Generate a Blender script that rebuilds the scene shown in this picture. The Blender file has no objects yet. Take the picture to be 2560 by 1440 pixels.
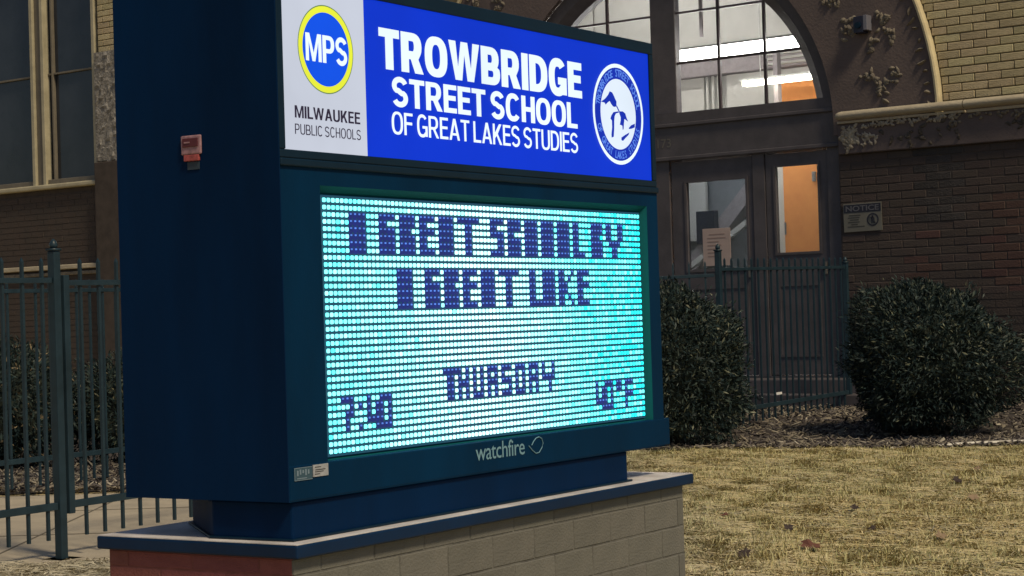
import bpy, bmesh, math, random
import numpy as np
from mathutils import Vector, Matrix, Euler

S = bpy.context.scene
C = S.collection
R = math.radians
random.seed(7)
rng = np.random.default_rng(11)

# ------------------------------------------------------------------ camera
CAM_Z = 1.1
cam = bpy.data.cameras.new('camera')
cam.sensor_width = 36.0
cam.lens = 4837.8 / 2560 * 36
cam.clip_start = 0.05
cam.clip_end = 500
co = bpy.data.objects.new('camera', cam)
C.objects.link(co)
_p, _r = 0.01428, -0.03075
fw = Vector((0, math.cos(_p), math.sin(_p)))
up0 = Vector((0, -math.sin(_p), math.cos(_p)))
rt0 = Vector((1, 0, 0))
rt = rt0 * math.cos(_r) + up0 * math.sin(_r)
up = -rt0 * math.sin(_r) + up0 * math.cos(_r)
co.matrix_world = Matrix(((rt.x, up.x, -fw.x, 0), (rt.y, up.y, -fw.y, 0), (rt.z, up.z, -fw.z, CAM_Z), (0, 0, 0, 1)))
S.camera = co

# ------------------------------------------------------------------ night sky and the one distant lamp-like sun
TO_SUN = Vector((0.48, -0.66, 1.0)).normalized()
w = bpy.data.worlds.new('World')
S.world = w
w.use_nodes = True
nt = w.node_tree
sky = nt.nodes.new('ShaderNodeTexSky')
sky.sky_type = 'NISHITA'
sky.sun_disc = False
sky.sun_elevation = math.asin(TO_SUN.z)
sky.sun_rotation = math.atan2(TO_SUN.x, TO_SUN.y)
bg = nt.nodes['Background']
nt.links.new(sky.outputs[0], bg.inputs[0])
bg.inputs[1].default_value = 0.05
sl = bpy.data.lights.new('sun', 'SUN')
sl.energy = 2.75
sl.angle = R(9.0)
sl.color = (1.0, 0.83, 0.56)
so = bpy.data.objects.new('sun', sl)
C.objects.link(so)
so.rotation_euler = (-TO_SUN).to_track_quat('-Z', 'Y').to_euler()
so.location = TO_SUN * 30

S.view_settings.view_transform = 'Standard'
S.view_settings.look = 'None'
S.view_settings.exposure = 0.0
S.view_settings.gamma = 1.0
S.view_settings.use_curve_mapping = False
S.render.engine = 'CYCLES'
S.cycles.use_denoising = True
S.cycles.max_bounces = 6
S.cycles.diffuse_bounces = 3
S.cycles.transparent_max_bounces = 10
S.cycles.sample_clamp_indirect = 3.0
S.cycles.caustics_reflective = False
S.cycles.caustics_refractive = False


# ------------------------------------------------------------------ helpers
def tag(o, label=None, cat=None, group=None, kind=None):
    if label: o['label'] = label
    if cat: o['category'] = cat
    if group: o['group'] = group
    if kind: o['kind'] = kind
    return o


def empty(name, loc, rz=0.0):
    o = bpy.data.objects.new(name, None)
    o.empty_display_size = 0.1
    C.objects.link(o)
    o.location = loc
    o.rotation_euler = (0, 0, rz)
    return o


def link(name, me, parent=None, loc=(0, 0, 0), rot=(0, 0, 0), scale=(1, 1, 1)):
    o = bpy.data.objects.new(name, me)
    C.objects.link(o)
    o.location = loc
    o.rotation_euler = rot
    o.scale = scale
    if parent: o.parent = parent
    return o


class MB:
    """collects shapes for one mesh object"""
    def __init__(s): s.v = []; s.f = []
    def add(s, vs, fs):
        n = len(s.v)
        s.v += [tuple(v) for v in vs]
        s.f += [tuple(i + n for i in f) for f in fs]
        return s
    def box(s, a, b, M=None):
        x0, y0, z0 = a; x1, y1, z1 = b
        vs = [(x0, y0, z0), (x1, y0, z0), (x1, y1, z0), (x0, y1, z0), (x0, y0, z1), (x1, y0, z1), (x1, y1, z1), (x0, y1, z1)]
        if M is not None: vs = [M @ Vector(v) for v in vs]
        return s.add(vs, [(0, 3, 2, 1), (4, 5, 6, 7), (0, 1, 5, 4), (1, 2, 6, 5), (2, 3, 7, 6), (3, 0, 4, 7)])
    def bar(s, p, q, wd, ht=None):
        """square bar from p to q"""
        p = Vector(p); q = Vector(q); d = (q - p); L = d.length; d.normalize()
        ref = Vector((0, 0, 1)) if abs(d.z) < .9 else Vector((1, 0, 0))
        sx = d.cross(ref).normalized(); sy = sx.cross(d)
        ht = ht or wd
        vs = []
        for e in (p, q):
            for i, j in ((-1, -1), (1, -1), (1, 1), (-1, 1)):
                vs.append(e + sx * i * wd / 2 + sy * j * ht / 2)
        return s.add(vs, [(0, 3, 2, 1), (4, 5, 6, 7), (0, 1, 5, 4), (1, 2, 6, 5), (2, 3, 7, 6), (3, 0, 4, 7)])
    def tube(s, pts, rad, n=8, caps=True):
        rings = []
        for k, p in enumerate(pts):
            p = Vector(p)
            a = Vector(pts[max(k - 1, 0)]); b = Vector(pts[min(k + 1, len(pts) - 1)])
            d = (b - a).normalized()
            ref = Vector((0, 0, 1)) if abs(d.z) < .9 else Vector((1, 0, 0))
            sx = d.cross(ref).normalized(); sy = sx.cross(d)
            r = rad[k] if isinstance(rad, (list, tuple)) else rad
            rings.append([p + (sx * math.cos(2 * math.pi * i / n) + sy * math.sin(2 * math.pi * i / n)) * r for i in range(n)])
        vs = [v for rg in rings for v in rg]
        fs = []
        for k in range(len(pts) - 1):
            for i in range(n):
                j = (i + 1) % n
                fs.append((k * n + i, k * n + j, (k + 1) * n + j, (k + 1) * n + i))
        if caps:
            fs.append(tuple(range(n - 1, -1, -1))); fs.append(tuple((len(pts) - 1) * n + i for i in range(n)))
        return s.add(vs, fs)
    def prism(s, poly, y0, y1):
        """polygon in (x,z) extruded along y from y0 (front) to y1"""
        n = len(poly)
        vs = [(x, y0, z) for x, z in poly] + [(x, y1, z) for x, z in poly]
        fs = [tuple(range(n)), tuple(range(2 * n - 1, n - 1, -1))]
        for i in range(n):
            j = (i + 1) % n
            fs.append((i, i + n, j + n, j))
        return s.add(vs, fs)
    def prismz(s, poly, z0, z1):
        n = len(poly)
        vs = [(x, y, z0) for x, y in poly] + [(x, y, z1) for x, y in poly]
        fs = [tuple(range(n - 1, -1, -1)), tuple(range(n, 2 * n))]
        for i in range(n):
            j = (i + 1) % n
            fs.append((i, j, j + n, i + n))
        return s.add(vs, fs)
    def mesh(s, name, mat=None, bevel=0.0, smooth=False, seg=2):
        me = bpy.data.meshes.new(name)
        me.from_pydata(s.v, [], s.f)
        bm = bmesh.new(); bm.from_mesh(me)
        bmesh.ops.recalc_face_normals(bm, faces=bm.faces)
        if bevel:
            bmesh.ops.bevel(bm, geom=[e for e in bm.edges if len(e.link_faces) == 2 and e.calc_face_angle(0) > .5], offset=bevel, segments=seg, profile=.5, affect='EDGES', clamp_overlap=True)
        bm.to_mesh(me); bm.free()
        if smooth:
            for p in me.polygons: p.use_smooth = True
        if mat: me.materials.append(mat)
        return me
    def build(s, name, mat, parent=None, bevel=0.0, smooth=False, **k):
        return link(name, s.mesh(name, mat, bevel, smooth), parent, **k)


# ------------------------------------------------------------------ materials
def mat(name, col, rough=0.7, metal=0.0, var=0.0, scale=8.0, col2=None, bump=0.0, bscale=60.0, spec=0.5, rnd=0.0, emit=None, es=1.0, detail=6.0, coat=0.0, stretch=None):
    m = bpy.data.materials.new(name); m.use_nodes = True
    n = m.node_tree.nodes; l = m.node_tree.links
    b = n['Principled BSDF']
    b.inputs['Base Color'].default_value = (*col, 1)
    b.inputs['Roughness'].default_value = rough
    b.inputs['Metallic'].default_value = metal
    b.inputs['Specular IOR Level'].default_value = spec
    if coat: b.inputs['Coat Weight'].default_value = coat
    tc = n.new('ShaderNodeTexCoord')
    src = tc.outputs['Object']
    if stretch:
        mp = n.new('ShaderNodeMapping'); mp.inputs['Scale'].default_value = stretch
        l.new(src, mp.inputs[0]); src = mp.outputs[0]
    cur = None
    if col2 is not None or var:
        nz = n.new('ShaderNodeTexNoise'); nz.inputs['Scale'].default_value = scale; nz.inputs['Detail'].default_value = detail
        nz.inputs['Roughness'].default_value = .62
        l.new(src, nz.inputs['Vector'])
        rp = n.new('ShaderNodeValToRGB')
        c2 = col2 if col2 is not None else tuple(min(1, c * (1 + var)) for c in col)
        c1 = col if col2 is not None else tuple(c * (1 - var) for c in col)
        rp.color_ramp.elements[0].position = .33; rp.color_ramp.elements[0].color = (*c1, 1)
        rp.color_ramp.elements[1].position = .67; rp.color_ramp.elements[1].color = (*c2, 1)
        l.new(nz.outputs[0], rp.inputs[0])
        cur = rp.outputs[0]
        rr = n.new('ShaderNodeMapRange'); rr.inputs[3].default_value = max(0, rough - .12); rr.inputs[4].default_value = min(1, rough + .12)
        l.new(nz.outputs[0], rr.inputs[0]); l.new(rr.outputs[0], b.inputs['Roughness'])
    if rnd:
        oi = n.new('ShaderNodeObjectInfo')
        hs = n.new('ShaderNodeHueSaturation')
        mr = n.new('ShaderNodeMapRange'); mr.inputs[3].default_value = 1 - rnd; mr.inputs[4].default_value = 1 + rnd
        l.new(oi.outputs['Random'], mr.inputs[0]); l.new(mr.outputs[0], hs.inputs['Value'])
        mul = n.new('ShaderNodeMath'); mul.operation = 'MULTIPLY'; mul.inputs[1].default_value = 7.31
        fr = n.new('ShaderNodeMath'); fr.operation = 'FRACT'
        l.new(oi.outputs['Random'], mul.inputs[0]); l.new(mul.outputs[0], fr.inputs[0])
        m2 = n.new('ShaderNodeMapRange'); m2.inputs[3].default_value = .485; m2.inputs[4].default_value = .512
        l.new(fr.outputs[0], m2.inputs[0]); l.new(m2.outputs[0], hs.inputs['Hue'])
        if cur is not None: l.new(cur, hs.inputs['Color'])
        else: hs.inputs['Color'].default_value = (*col, 1)
        cur = hs.outputs[0]
    if cur is not None: l.new(cur, b.inputs['Base Color'])
    if bump:
        nb = n.new('ShaderNodeTexNoise'); nb.inputs['Scale'].default_value = bscale; nb.inputs['Detail'].default_value = 8
        l.new(src, nb.inputs['Vector'])
        bp = n.new('ShaderNodeBump'); bp.inputs['Strength'].default_value = bump; bp.inputs['Distance'].default_value = .02
        l.new(nb.outputs[0], bp.inputs['Height']); l.new(bp.outputs[0], b.inputs['Normal'])
    if emit:
        b.inputs['Emission Color'].default_value = (*emit, 1); b.inputs['Emission Strength'].default_value = es
    return m


def emis(name, col, st=1.0):
    m = bpy.data.materials.new(name); m.use_nodes = True
    n = m.node_tree.nodes; l = m.node_tree.links
    b = n['Principled BSDF']
    b.inputs['Base Color'].default_value = (*[c * .06 for c in col], 1)
    b.inputs['Roughness'].default_value = .6
    b.inputs['Specular IOR Level'].default_value = .15
    b.inputs['Emission Color'].default_value = (*col, 1)
    b.inputs['Emission Strength'].default_value = st
    tc = n.new('ShaderNodeTexCoord'); nz = n.new('ShaderNodeTexNoise'); nz.inputs['Scale'].default_value = 2.4; nz.inputs['Detail'].default_value = 3
    mr = n.new('ShaderNodeMapRange'); mr.inputs[1].default_value = .3; mr.inputs[2].default_value = .7; mr.inputs[3].default_value = st * .90; mr.inputs[4].default_value = st * 1.06
    l.new(tc.outputs['Object'], nz.inputs['Vector']); l.new(nz.outputs[0], mr.inputs[0]); l.new(mr.outputs[0], b.inputs['Emission Strength'])
    return m


def attr_mat(name, attr='tint', emission=False, rough=.8, st=1.0, sheen=0.0, trans=0.0):
    m = bpy.data.materials.new(name); m.use_nodes = True
    n = m.node_tree.nodes; l = m.node_tree.links
    b = n['Principled BSDF']
    a = n.new('ShaderNodeAttribute'); a.attribute_name = attr
    if emission:
        b.inputs['Base Color'].default_value = (.02, .03, .04, 1)
        l.new(a.outputs['Color'], b.inputs['Emission Color']); b.inputs['Emission Strength'].default_value = st
    else:
        l.new(a.outputs['Color'], b.inputs['Base Color'])
    b.inputs['Roughness'].default_value = rough
    b.inputs['Specular IOR Level'].default_value = .3
    return m


def glass_mat(name, tint, refl=.07, rough=.02):
    m = bpy.data.materials.new(name); m.use_nodes = True
    n = m.node_tree.nodes; l = m.node_tree.links
    n.remove(n['Principled BSDF'])
    t = n.new('ShaderNodeBsdfTransparent'); t.inputs[0].default_value = (*tint, 1)
    g = n.new('ShaderNodeBsdfGlossy'); g.inputs['Roughness'].default_value = rough
    mx = n.new('ShaderNodeMixShader'); mx.inputs[0].default_value = refl
    l.new(t.outputs[0], mx.inputs[1]); l.new(g.outputs[0], mx.inputs[2]); l.new(mx.outputs[0], n['Material Output'].inputs[0])
    return m


M = {}
M['navy'] = mat('navy_powder_coat', (.0002, .016, .062), rough=.6, var=.22, scale=2.2, stretch=(1.6, 1.6, .35), bump=.05, bscale=220, spec=.08)
M['bezel'] = mat('display_face_glow', (.0003, .024, .070), rough=.6, var=.2, scale=2.2, stretch=(1.6, 1.6, .5), bump=.05, bscale=220, spec=.08)  # lighter and tealer than the flank: display glow put into the colour
M['navy_trim'] = mat('navy_trim', (.0015, .016, .036), rough=.45, var=.15, scale=6.0, spec=.25)
M['navy_cap'] = mat('navy_cap_metal', (.0008, .018, .062), rough=.45, var=.18, scale=5.0, spec=.25)
M['cap_top'] = mat('cap_top_lit', (.62, .59, .60), rough=.5, var=.2, scale=9.0, bump=.1, bscale=90)  # pale colour stands in for light falling on top of the navy cap
M['blue_face'] = emis('blue_backlit_face', (.002, .035, .60), 1.0)
M['white_face'] = emis('white_backlit_face', (.56, .60, .70), 1.0)
M['white_letter'] = emis('white_backlit_letter', (.82, .95, 1.0), 1.05)
M['blue_logo'] = emis('blue_logo', (.004, .085, .80), 1.0)
M['yellow_ring'] = emis('yellow_ring', (.85, .90, .05), .95)
M['green_line'] = emis('olive_line', (.18, .30, .08), .8)
M['dark_letter'] = emis('dark_print', (.030, .022, .045), 1.0)
M['seal_white'] = emis('seal_white', (.74, .84, .96), 1.0)
M['seal_blue'] = emis('seal_blue', (.006, .028, .42), 1.0)
M['seal_text'] = emis('seal_lettering', (.12, .27, .85), 1.0)
M['logo_grey'] = mat('maker_logo_grey', (.17, .33, .42), rough=.5)
M['sticker_white'] = mat('sticker_paper', (.36, .37, .40), rough=.6, var=.2, scale=90)
M['sticker_clear'] = mat('sticker_outline', (.04, .09, .13), rough=.4)
M['sticker_line'] = mat('sticker_line', (.18, .25, .32), rough=.4)
M['switch_red'] = mat('switch_red', (.36, .075, .075), rough=.5, var=.35, scale=60)
M['switch_pink'] = mat('switch_pink', (.34, .19, .22), rough=.5, var=.3, scale=60)
M['switch_dark'] = mat('switch_dark', (.10, .018, .028), rough=.5)
M['switch_grey'] = mat('switch_grey', (.030, .052, .080), rough=.6, var=.3, scale=40)
M['tan_brick'] = mat('tan_face_brick', (.125, .124, .112), rough=.85, col2=(.165, .160, .143), scale=5, bump=.3, bscale=120, rnd=.07, detail=9)
M['tan_mortar'] = mat('tan_mortar', (.125, .122, .112), rough=.95, var=.35, scale=12)
M['red_brick'] = mat('red_side_brick', (.235, .078, .070), rough=.85, col2=(.20, .064, .060), scale=14, bump=.3, bscale=120, rnd=.07)
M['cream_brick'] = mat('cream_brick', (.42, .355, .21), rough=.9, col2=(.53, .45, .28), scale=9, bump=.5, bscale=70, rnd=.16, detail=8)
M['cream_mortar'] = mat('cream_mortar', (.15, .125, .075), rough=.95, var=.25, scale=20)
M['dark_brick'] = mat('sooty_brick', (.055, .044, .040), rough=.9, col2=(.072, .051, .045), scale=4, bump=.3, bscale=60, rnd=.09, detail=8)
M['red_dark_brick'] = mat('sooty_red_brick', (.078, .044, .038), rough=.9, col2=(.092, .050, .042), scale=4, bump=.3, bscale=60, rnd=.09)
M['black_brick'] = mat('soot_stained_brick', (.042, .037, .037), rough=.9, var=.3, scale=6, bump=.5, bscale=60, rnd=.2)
M['dark_mortar'] = mat('sooty_mortar', (.060, .047, .042), rough=.95, var=.25, scale=8)
M['arch_stone'] = mat('dark_arch_stone', (.100, .080, .080), rough=.9, col2=(.140, .108, .104), scale=2.4, bump=.22, bscale=45, detail=10)
M['frame_dark'] = mat('dark_window_timber', (.082, .074, .084), rough=.6, var=.2, scale=5, bump=.08, bscale=60)
M['carved'] = mat('carved_stone', (.27, .235, .18), rough=.9, col2=(.13, .11, .095), scale=14, bump=.5, bscale=60)
M['carved_pale'] = mat('carved_stone_pale', (.50, .45, .36), rough=.9, col2=(.26, .22, .18), scale=14, bump=.5, bscale=60)
M['carved_dark'] = mat('carved_stone_sooty', (.10, .085, .07), rough=.9, col2=(.055, .048, .045), scale=12, bump=.5, bscale=60)
M['limestone'] = mat('limestone_ledge', (.50, .44, .33), rough=.8, col2=(.38, .33, .25), scale=5, bump=.3, bscale=40, stretch=(.6, 1, 1))
M['hood'] = mat('hood_mould_stone', (.66, .57, .36), rough=.8, col2=(.52, .44, .28), scale=7, bump=.2, bscale=40)
M['rough_stone'] = mat('rough_grey_stone', (.33, .31, .29), rough=.95, col2=(.17, .16, .15), scale=10, bump=1.0, bscale=30, detail=10)
M['win_frame'] = mat('cream_window_paint', (.42, .38, .27), rough=.5, var=.15, scale=6)
M['win_frame_dk'] = mat('taupe_window_paint', (.17, .15, .12), rough=.55, var=.15, scale=6)
M['muntin'] = mat('mauve_muntin', (.055, .036, .040), rough=.5)
M['plaster'] = mat('interior_plaster', (.62, .61, .58), rough=.9, var=.05, scale=3)
M['plaster_grey'] = mat('interior_mauve_plaster', (.36, .32, .33), rough=.9, var=.12, scale=14)
M['board_white'] = mat('interior_white_panel', (.72, .70, .66), rough=.7, var=.04, scale=5)
M['orange'] = mat('interior_orange_door', (1.0, .37, .105), rough=.9, var=.08, scale=6)
M['stair'] = mat('interior_stair_grey', (.24, .25, .27), rough=.7, var=.1, scale=6)
M['floor_in'] = mat('interior_floor', (.30, .29, .27), rough=.5, var=.1, scale=5)
M['tube'] = emis('fluorescent_tube', (1.0, .96, .90), 36)
M['tube2'] = emis('warm_fluorescent_tube', (1.0, .90, .72), 10.0)
M['fixture'] = mat('light_fixture_white', (.7, .7, .68), rough=.4)
M['glass'] = glass_mat('clear_pane', (.93, .95, .95), .05)
M['dirty_glass'] = glass_mat('grey_door_pane', (.62, .66, .70), .06, .15)
M['dark_glass'] = mat('dark_window_glass', (.026, .031, .042), rough=.12, var=.4, scale=1.2, spec=.6)
M['blind'] = mat('dark_blind', (.035, .040, .052), rough=.7, var=.2, scale=2, stretch=(.3, 1, 5))
M['fence'] = mat('blue_black_fence_paint', (.016, .036, .052), rough=.42, var=.25, scale=8, spec=.35)
M['fence_top'] = M['fence']
M['steel'] = mat('galvanised_steel', (.45, .48, .5), rough=.35, metal=.7, var=.2, scale=20)
M['white_plate'] = mat('white_reflector', (.85, .85, .85), rough=.3, emit=None)
M['concrete'] = mat('pale_concrete', (.45, .395, .31), rough=.9, col2=(.34, .30, .24), scale=3.5, bump=.3, bscale=80, detail=10)
M['joint'] = mat('path_joint', (.14, .125, .10), rough=.95)
M['soil'] = mat('dry_lawn_soil', (.46, .38, .22), rough=.95, col2=(.36, .30, .18), scale=7, bump=.3, bscale=30, detail=10)
M['mulch'] = mat('dark_mulch', (.075, .062, .055), rough=.95, col2=(.035, .03, .03), scale=16, bump=.8, bscale=45, detail=10)
M['grass'] = attr_mat('dry_grass_blade', rough=.75)
M['chip'] = attr_mat('mulch_chip', rough=.85)
M['leafy'] = attr_mat('shrub_leaf', rough=.55)
M['core'] = mat('shrub_shade_core', (.010, .016, .011), rough=.95, var=.3, scale=12)
M['bark'] = mat('shrub_bark', (.05, .04, .03), rough=.95, var=.3, scale=30)
M['edging'] = mat('black_edging', (.10, .10, .10), rough=.35, var=.2, scale=20)
M['edging_top'] = mat('edging_lit_top', (.55, .52, .46), rough=.4, var=.2, scale=20)  # light along the top of the black edging, put into the colour
M['leaf_brown'] = mat('fallen_leaf_brown', (.10, .035, .026), rough=.7, col2=(.16, .065, .04), scale=20)
M['leaf_dark'] = mat('fallen_leaf_dark', (.040, .026, .022), rough=.7, var=.3, scale=20)
M['leaf_tan'] = mat('fallen_leaf_tan', (.27, .19, .12), rough=.7, var=.3, scale=20)
M['notice_white'] = mat('notice_plate', (.15, .145, .125), rough=.5, var=.12, scale=8)
M['notice_navy'] = mat('notice_navy', (.012, .013, .028), rough=.5)
M['notice_print'] = mat('notice_print', (.045, .043, .040), rough=.6)
M['notice_letter'] = mat('notice_letter', (.115, .115, .135), rough=.5)
M['paper'] = mat('pinkish_paper', (.46, .36, .33), rough=.8, var=.06, scale=9)
M['paper_print'] = mat('paper_print', (.30, .22, .20), rough=.8)
M['cam_body'] = mat('camera_navy_box', (.012, .014, .035), rough=.4)
M['cam_light'] = mat('camera_grey_side', (.16, .16, .20), rough=.5)
M['number'] = mat('number_metal', (.13, .12, .11), rough=.5)


def ground_z(x, y):
    def ss(t):
        t = np.clip(t, 0, 1); return t * t * (3 - 2 * t)
    y = np.asarray(y, float)
    return (.04 * ss((y - 9) / 5) + .10 * ss((y - 14.3) / 2.2)) * ss((np.asarray(x, float) + .6) / 1.6)


# ------------------------------------------------------------------ lettering
def text_mesh(txt, offset=0.0, space=1.0, res=3):
    cu = bpy.data.curves.new('glyphs', 'FONT')
    cu.body = txt; cu.offset = offset; cu.space_character = space; cu.resolution_u = res
    cu.fill_mode = 'FRONT'
    ob = bpy.data.objects.new('glyphs', cu); C.objects.link(ob)
    bpy.context.view_layer.update()
    dg = bpy.context.evaluated_depsgraph_get()
    me = ob.evaluated_get(dg).to_mesh()
    vs = [tuple(v.co) for v in me.vertices]; fs = [tuple(p.vertices) for p in me.polygons]
    ob.evaluated_get(dg).to_mesh_clear()
    bpy.data.objects.remove(ob); bpy.data.curves.remove(cu)
    return vs, fs


GLYPH_CACHE = {}


def sup(cx, cy, rx, ry, a0, a1, n, e=2.5):
    out = []
    for i in range(n + 1):
        a = a0 + (a1 - a0) * i / n
        c, q = math.cos(a), math.sin(a)
        out.append((cx + rx * math.copysign(abs(c) ** (2 / e), c), cy + ry * math.copysign(abs(q) ** (2 / e), q)))
    return out


def thick(path, w_):
    """outline of a stroke of width w_ along a centre line"""
    L, R_ = [], []
    for i, (x, y) in enumerate(path):
        a = path[max(i - 1, 0)]; b = path[min(i + 1, len(path) - 1)]
        dx, dy = b[0] - a[0], b[1] - a[1]; d = math.hypot(dx, dy) or 1
        nx_, ny_ = -dy / d * w_ / 2, dx / d * w_ / 2
        L.append((x + nx_, y + ny_)); R_.append((x - nx_, y - ny_))
    return L + R_[::-1]


def glyph(ch, t):
    """contours of a sans capital one unit high with stroke t; returns (contours, advance width)"""
    D_ = R
    if ch == 'I': return [[(0, 0), (t, 0), (t, 1), (0, 1)]], t
    if ch == 'T': w_ = .56 + t * .35; c = w_ / 2; return [[(c - t / 2, 0), (c + t / 2, 0), (c + t / 2, 1 - t * .85), (w_, 1 - t * .85), (w_, 1), (0, 1), (0, 1 - t * .85), (c - t / 2, 1 - t * .85)]], w_
    if ch in 'EF':
        w_ = .50 + t * .35; h = t * .85; m = .53
        top_ = [(t, m + h / 2), (t, 1 - h), (w_, 1 - h), (w_, 1), (0, 1)]
        mid = [(t, m - h / 2), (w_ * .93, m - h / 2), (w_ * .93, m + h / 2)]
        return ([[(0, 0), (w_, 0), (w_, h), (t, h)] + mid + top_], w_) if ch == 'E' else ([[(0, 0), (t, 0)] + mid + top_], w_)
    if ch == 'L': w_ = .48 + t * .35; return [[(0, 0), (w_, 0), (w_, t * .85), (t, t * .85), (t, 1), (0, 1)]], w_
    if ch == 'H':
        w_ = .58 + t * .4; h = t * .85; return [[(0, 0), (t, 0), (t, .5 - h / 2), (w_ - t, .5 - h / 2), (w_ - t, 0), (w_, 0), (w_, 1), (w_ - t, 1), (w_ - t, .5 + h / 2), (t, .5 + h / 2), (t, 1), (0, 1)]], w_
    if ch == 'A':
        w_ = .66 + t * .4; c = w_ / 2; k = t * 1.04
        def xi(y): return k + (c - k * .0 - k) * y / (1 - t * .2)
        iy0, iy1 = .22 + t * .75, .22
        lx = lambda y: (c - t * .55) * y          # outer left edge
        li = lambda y: lx(y) + k                 # inner left edge
        ya = (c - k) / (c - t * .55)
        return [[(0, 0), (k, 0), (li(iy1), iy1), (w_ - li(iy1), iy1), (w_ - k, 0), (w_, 0), (c + t * .55, 1), (c - t * .55, 1)], [(li(iy0), iy0), (c, min(.93, ya)), (w_ - li(iy0), iy0)]], w_
    if ch == 'M':
        w_ = .74 + t * .6; c = w_ / 2; k = t * .9
        return [[(0, 0), (k, 0), (k, .70), (c - k * .45, 0), (c + k * .45, 0), (w_ - k, .70), (w_ - k, 0), (w_, 0), (w_, 1), (w_ - k * 1.25, 1), (c, .30), (k * 1.25, 1), (0, 1)]], w_
    if ch == 'W':
        w_ = .96 + t * .5; k = t * .98; c = w_ / 2
        return [[(0, 1), (w_ * .20, 0), (w_ * .20 + k * .95, 0), (c, .66), (w_ * .80 - k * .95, 0), (w_ * .80, 0), (w_, 1), (w_ - k, 1), (w_ * .80 - k * .40, .34), (c + k * .48, 1), (c - k * .48, 1), (w_ * .20 + k * .40, .34), (k, 1)]], w_
    if ch == 'K':
        w_ = .60 + t * .45; return [[(0, 0), (t, 0), (t, .30), (t + .12, .42), (w_ - t * 1.15, 0), (w_, 0), (t + .12 + t * .62, .42 + t * .72), (w_ - .03, 1), (w_ - .03 - t * 1.2, 1), (t, .56), (t, 1), (0, 1)]], w_
    if ch == 'O': w_ = .64 + t * .5; c = w_ / 2; return [sup(c, .5, c, .515, 0, 2 * math.pi, 36)[:-1], sup(c, .5, c - t, .515 - t * .82, 2 * math.pi, 0, 36)[:-1]], w_
    if ch == 'D':
        w_ = .60 + t * .45; h = t * .85; r_ = w_ * .62
        o_ = [(0, 0)] + [(w_ - r_ + a, .5 + b) for a, b in sup(0, 0, r_, .5, -math.pi / 2, math.pi / 2, 18)] + [(0, 1)]
        i_ = [(t, h)] + [(w_ - r_ + a, .5 + b) for a, b in sup(0, 0, r_ - t, .5 - h, -math.pi / 2, math.pi / 2, 18)] + [(t, 1 - h)]
        return [o_, i_[::-1]], w_
    if ch in 'PRB':
        w_ = .56 + t * .45; h = t * .82; r_ = w_ * .45; m = .44 if ch != 'B' else .48
        def bowl(y0, y1, ww):
            cy, ry = (y0 + y1) / 2, (y1 - y0) / 2
            o_ = [(ww - r_ + a, cy + b) for a, b in sup(0, 0, r_, ry, -math.pi / 2, math.pi / 2, 14, 2.3)]
            i_ = [(t, y0 + h)] + [(ww - r_ + a, cy + b) for a, b in sup(0, 0, r_ - t, ry - h, -math.pi / 2, math.pi / 2, 14, 2.3)] + [(t, y1 - h)]
            return o_, i_[::-1]
        if ch == 'P':
            o_, i_ = bowl(m - h * .5, 1, w_); return [[(0, 0), (t, 0), (t, m - h * .5)] + o_ + [(0, 1)], i_], w_
        if ch == 'R':
            o_, i_ = bowl(m - h * .5, 1, w_); w2 = w_ + .05
            return [[(0, 0), (t, 0), (t, m - h * .5), (w_ * .46, m - h * .5), (w2 - t * 1.12, 0), (w2, 0), (w_ * .46 + t * 1.0, m - h * .42)] + o_[4:] + [(0, 1)], i_], w2
        o1, i1 = bowl(m - h * .5, 1, w_ * .97); o2, i2 = bowl(0, m + h * .5, w_ + .02)
        low_ = [p_ for p_ in o2 if p_[1] < m]; hi_ = [p_ for p_ in o1 if p_[1] > m]
        return [[(0, 0)] + low_ + [(w_ * .88, m)] + hi_ + [(0, 1)], i1, i2], w_ + .02
    if ch == 'U':
        w_ = .60 + t * .4; c = w_ / 2; r_ = c
        o_ = [(0, 1)] + [(c + a, .34 + b) for a, b in sup(0, 0, c, .355, math.pi, 2 * math.pi, 18)] + [(w_, 1), (w_ - t, 1)] + [(c + a, .34 + b) for a, b in sup(0, 0, c - t, .355 - t * .82, 2 * math.pi, math.pi, 18)] + [(t, 1)]
        return [o_], w_
    if ch in 'CG':
        w_ = .62 + t * .45; c = w_ / 2; rx, ry = c - t / 2, .515 - t * .41
        if ch == 'C':
            return [thick(sup(c, .5, rx, ry, R(38), R(322), 30), t * .95)], w_
        pth = sup(c, .5, rx, ry, R(40), R(322), 30)
        o_ = thick(pth, t * .95)
        return [o_, [(c + .01, .50), (c + .01, .50 - t * .8), (w_ - t, .50 - t * .8), (w_ - t, 0.02), (w_, .02), (w_, .50)]], w_
    if ch == 'S':
        w_ = .58 + t * .4; c = w_ / 2; h = t * .41; rx = c - t * .5
        ru, rl = (.515 - h - .0) / 2, (.515 - h) / 2
        pth = [(c + rx * math.cos(R(a)), 1.015 - h - ru + ru * math.sin(R(a))) for a in range(20, 271, 14)]
        pth += [(c + rx * math.cos(R(a)), -.015 + h + rl + rl * math.sin(R(a))) for a in range(80, -161, -14)]
        pth[16:20] = [(c - rx * .30, .545), (c, .50), (c + rx * .30, .455)]
        return [thick(pth, t * .92)], w_
    return [], .28


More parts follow.
